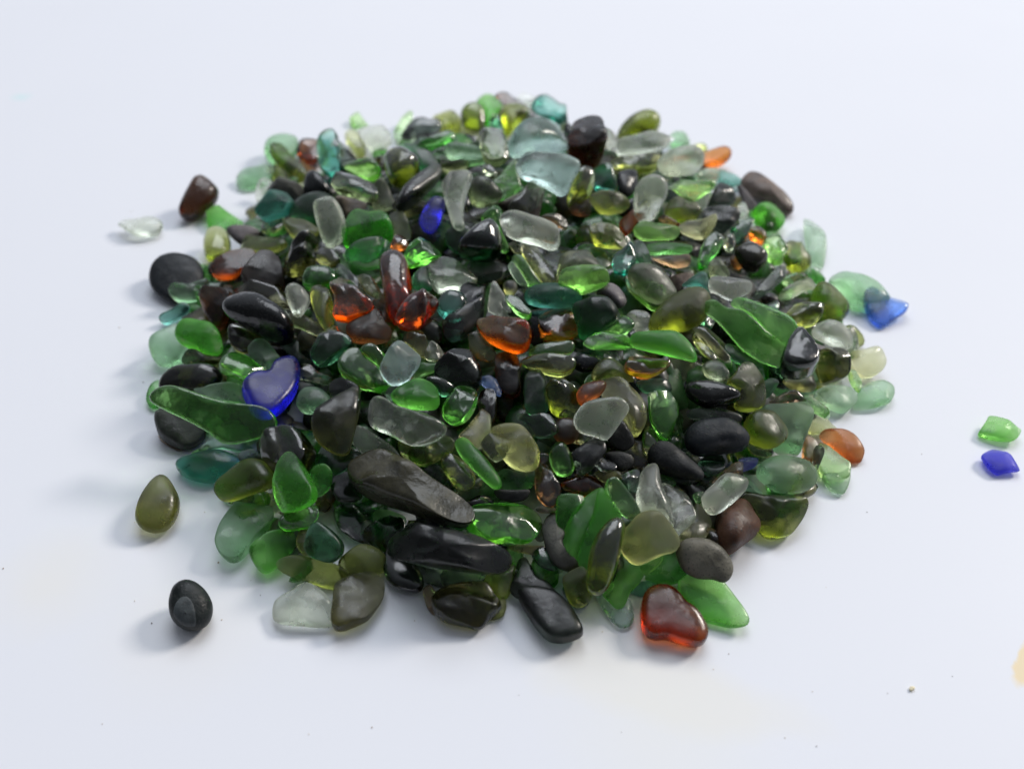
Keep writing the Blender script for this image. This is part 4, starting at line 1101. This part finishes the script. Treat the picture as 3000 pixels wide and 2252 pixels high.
def add_bits(W, faces, mat):
    global nb
    if mat.name not in [m.name for m in bit_mats]:
        bit_mats.append(mat)
    mi = [m.name for m in bit_mats].index(mat.name)
    bits_v.append(W)
    bits_f.extend([tuple(i + nb for i in f) for f in faces])
    bits_m.extend([mi] * len(faces))
    nb += len(W)

for P in PIECES:
    t = P.t0 + P.dt
    for k in range(4):
        V, c, W, half, minor = make(P, t)
        low = W[:, 2].min()
        if (P.on or P.dt < -0.0004) and low >= 0.0002:
            break
        rz = -rays(P.pc)[2]
        t += (low - 0.0003) / rz
        if abs(low - 0.0003) < 2e-5:
            break
    P.c = c
    mat = stone(P.code, P.fin) if P.opaque else glass(P.code, P.fin)
    faces = grid(56, 11)
    if not P.single:
        add_bits(W, faces, mat)
        continue
    nm = 'pebble' if (P.opaque and has(P.lab, 'stone', 'pebble')) else 'glass_piece'
    o = bpy.data.objects.new(nm, mesh_of(nm, V, faces, mat))
    sc.collection.objects.link(o)
    o.matrix_world = Matrix([[*P.R[0], c[0]], [*P.R[1], c[1]], [*P.R[2], c[2]], [0, 0, 0, 1]])
    if 'grey chipped face' in P.lab:
        P.chip_of = (o, V)
    o['label'] = P.lab
    o['category'] = 'stone' if nm == 'pebble' else 'sea glass'
    o['group'] = 'loose pieces lying beside the heap' if P.lab.startswith('loose') else 'tumbled pieces in the heap'

# the pieces underneath, seen only through the gaps
cover = {}
for P in PIECES:
    for k, (t_, h_) in P.cells.items():
        d = t_ + P.dt + 0.3 * h_
        if k not in cover or d < cover[k]:
            cover[k] = d
rng = np.random.default_rng(5)
lo, hi = FOOT.min(0), FOOT.max(0)
fill_mats = [glass(c_, f_) for c_, f_ in (('d', 'satin'), ('k', 'frost'), ('m', 'satin'), ('o', 'frost'), ('n', 'satin'), ('g', 'satin'), ('k', 'satin'), ('m', 'frost'))] + [stone('b', 'wet'), stone('b', 'satin'), glass('d', 'wet')]
wts = np.array([3, 2, 3, 2, 1.2, 2.5, 2, 2, 1, 1, 1.0]); wts /= wts.sum()
for layer, count, drop in ((0, 850, 0.0095), (1, 500, 0.018), (2, 1500, 0.009)):
    k = 0
    while k < count:
        xy = lo + rng.random(2) * (hi - lo)
        d = foot_dist(xy)[0]
        k += 1
        if d < (0.0045 if layer < 2 else 0.007) or (layer == 2 and d > 0.035):
            continue
        sz = rng.uniform(0.0065, 0.0098) if layer < 2 else rng.uniform(0.0030, 0.0045)
        z = heap_z(xy)[0] - drop - rng.uniform(0, 0.002)
        if z < sz * 0.5:
            z = sz * 0.5
            if layer == 1:
                continue
        n = 16
        th = np.linspace(0, 2 * math.pi, n, endpoint=False)
        r = sz * (1 + 0.25 * np.sin(th * 2 + rng.uniform(0, 6)) + 0.12 * np.sin(th * 3 + rng.uniform(0, 6)))
        outl = np.stack([r * np.cos(th) * rng.uniform(0.9, 1.4), r * np.sin(th) * rng.uniform(0.7, 1.0)], -1)
        V = body(outl, sz * rng.uniform(0.4, 0.7), rng.uniform(0.6, 0.9), rng, 0.04, 1, m=4)
        nn = heap_normal(xy) + rng.normal(0, 0.35, 3)
        nn /= np.linalg.norm(nn)
        a = rng.uniform(0, 6.28)
        e1 = np.cross(nn, [math.cos(a), math.sin(a), 0.1]); e1 /= np.linalg.norm(e1)
        e2 = np.cross(nn, e1)
        W = V @ np.stack([e1, e2, nn], 1).T + np.array([xy[0], xy[1], z])
        dep = (W - CAMP) @ FWD
        push = 0.0
        for (u, w_), d_ in zip(project(W), dep):
            q = (int(round(u / STEP)), int(round(w_ / STEP)))
            for qq in (q, (q[0] + 1, q[1]), (q[0] - 1, q[1]), (q[0], q[1] + 1), (q[0], q[1] - 1)):
                if qq in cover:
                    push = max(push, cover[qq] + (0.0026 if layer < 2 else 0.0008) - d_)
        if push > 0:
            W = W + push * rays(project(W.mean(0)))
        low = W[:, 2].min()
        if low < 0.0003:
            if low < -0.004:
                continue
            W[:, 2] += 0.0003 - low
        add_bits(W, grid(n, 4), fill_mats[int(rng.choice(len(fill_mats), p=wts))])
me = bpy.data.meshes.new('small_glass_pieces')
me.from_pydata(np.concatenate(bits_v).tolist(), [], bits_f)
for m in bit_mats:
    me.materials.append(m)
me.polygons.foreach_set('material_index', bits_m)
me.polygons.foreach_set('use_smooth', [True] * len(bits_f))
me.update()
o = bpy.data.objects.new('small_glass_pieces', me)
sc.collection.objects.link(o)
o['kind'] = 'stuff'
o['label'] = 'small mixed pieces filling the gaps between the larger ones'
o['category'] = 'sea glass'

# the loose black stone has lost a flake: its grey broken face
from mathutils.bvhtree import BVHTree
for P in PIECES:
    if not hasattr(P, 'chip_of'):
        continue
    o2, V = P.chip_of
    W = V @ P.R.T + P.c
    tree = BVHTree.FromPolygons([Vector(w) for w in W], grid(56, 11))
    s6 = 706 / 221.2
    edge = smooth_outline(np.array([(51, 137), (54, 127), (59, 121), (65, 120), (70, 125), (73, 135), (74, 149), (67, 151), (58, 147)]) * s6 + (340, 1360), 40, True)
    mid_ = edge.mean(0)
    pts = []
    for f in np.linspace(1, 0.03, 7):
        for e_ in mid_ + (edge - mid_) * f:
            r = rays(e_)
            hit = tree.ray_cast(Vector(CAMP), Vector(r / np.linalg.norm(r)))[0]
            up_ = 0.00012 if f < 0.99 else -0.00005
            pts.append(np.array(hit) - r / np.linalg.norm(r) * up_)
    pts = np.array(pts)
    # the break is flatter than the rounded stone
    loc = (pts - P.c) @ P.R
    fc = []
    for a in range(6):
        for i in range(40):
            j = (i + 1) % 40
            fc.append((a * 40 + i, (a + 1) * 40 + i, (a + 1) * 40 + j, a * 40 + j))
    fc.append(tuple(range(6 * 40, 7 * 40)))
    child = bpy.data.objects.new('chipped_face', mesh_of('chipped_face', loc, fc, stone('y', 'frost')))
    sc.collection.objects.link(child)
    child.parent = o2
    child['label'] = 'flat grey chipped face'

# ------------------------------------------------------------------ crumbs and grit on the table
def grain(p, size, seed, squash=0.6):
    r_ = np.random.default_rng(seed)
    th = np.linspace(0, 2 * math.pi, 14, endpoint=False)
    r = size * (1 + 0.25 * np.sin(2 * th + r_.uniform(0, 6)) + 0.12 * np.sin(3 * th + r_.uniform(0, 6)))
    V = body(np.stack([r * np.cos(th), r * np.sin(th)], -1), size * squash, 0.8, r_, 0.06, 1, m=4)
    V[:, 2] -= V[:, 2].min() - 0.00003
    return V + np.array([p[0], p[1], 0.0])

def plain(name, col, rough=0.7):
    m, nt, b, _ = principled(name)
    n = nt.nodes.new('ShaderNodeTexNoise'); n.inputs['Scale'].default_value = 900.0
    tc = nt.nodes.new('ShaderNodeTexCoord'); nt.links.new(tc.outputs['Object'], n.inputs['Vector'])
    mx = nt.nodes.new('ShaderNodeMix'); mx.data_type = 'RGBA'
    mx.inputs['A'].default_value = tuple(c * 0.75 for c in col) + (1,)
    mx.inputs['B'].default_value = tuple(min(1, c * 1.15) for c in col) + (1,)
    nt.links.new(n.outputs['Fac'], mx.inputs['Factor']); nt.links.new(mx.outputs['Result'], b.inputs['Base Color'])
    b.inputs['Roughness'].default_value = rough
    return m

c0 = on_table((2670, 2018))
o = bpy.data.objects.new('crumb', mesh_of('crumb', grain((0, 0), 0.00062, 3), grid(14, 4), plain('cream_crumb', (0.86, 0.78, 0.55))))
sc.collection.objects.link(o); o.location = (c0[0], c0[1], 0)
o['label'] = 'tiny cream crumb lying alone on the white table at lower right'; o['category'] = 'crumb'
gv, gf, gm, ng = [], [], [], 0
grit_mats = [plain('brown_grit', (0.30, 0.20, 0.13)), plain('sand_grit', (0.62, 0.52, 0.38)), plain('dark_grit', (0.18, 0.14, 0.11))]
spots = [(2262, 1640, .5), (1115, 1800, .35), (1215, 1818, .2), (640, 1648, .35), (445, 1825, .3), (650, 1815, .25), (600, 1500, .2), (395, 1760, .2),
         (763, 1743, .2), (735, 1700, .15), (1765, 1850, .2), (2135, 1915, .2), (2300, 2160, .2), (2392, 2185, .2), (905, 2150, .2), (300, 2120, .2),
         (2090, 1960, .2), (1090, 2130, .25), (1820, 2144, .15), (2600, 2030, .15), (2790, 1980, .15), (385, 620, .3), (420, 1120, .3), (350, 960, .3),
         (10, 1665, .3), (395, 1530, .2), (2420, 1720, .15), (2380, 2025, .2), (1520, 2035, .15), (640, 1440, .2), (2540, 1500, .2), (2700, 1330, .2)]
rg = np.random.default_rng(11)
for k, (x, y, s_) in enumerate(spots[2:]):
    q = on_table((x, y))
    V = grain(q, s_ * 0.0006, 50 + k)
    gv.append(V); gf += [tuple(i + ng for i in f) for f in grid(14, 4)]
    gm += [int(rg.integers(3))] * len(grid(14, 4)); ng += len(V)
me = bpy.data.meshes.new('grit'); me.from_pydata(np.concatenate(gv).tolist(), [], gf)
for m in grit_mats:
    me.materials.append(m)
me.polygons.foreach_set('material_index', gm); me.update()
o = bpy.data.objects.new('grit', me); sc.collection.objects.link(o)
o['kind'] = 'stuff'; o['label'] = 'specks of sand and dirt scattered on the white table'; o['category'] = 'grit'
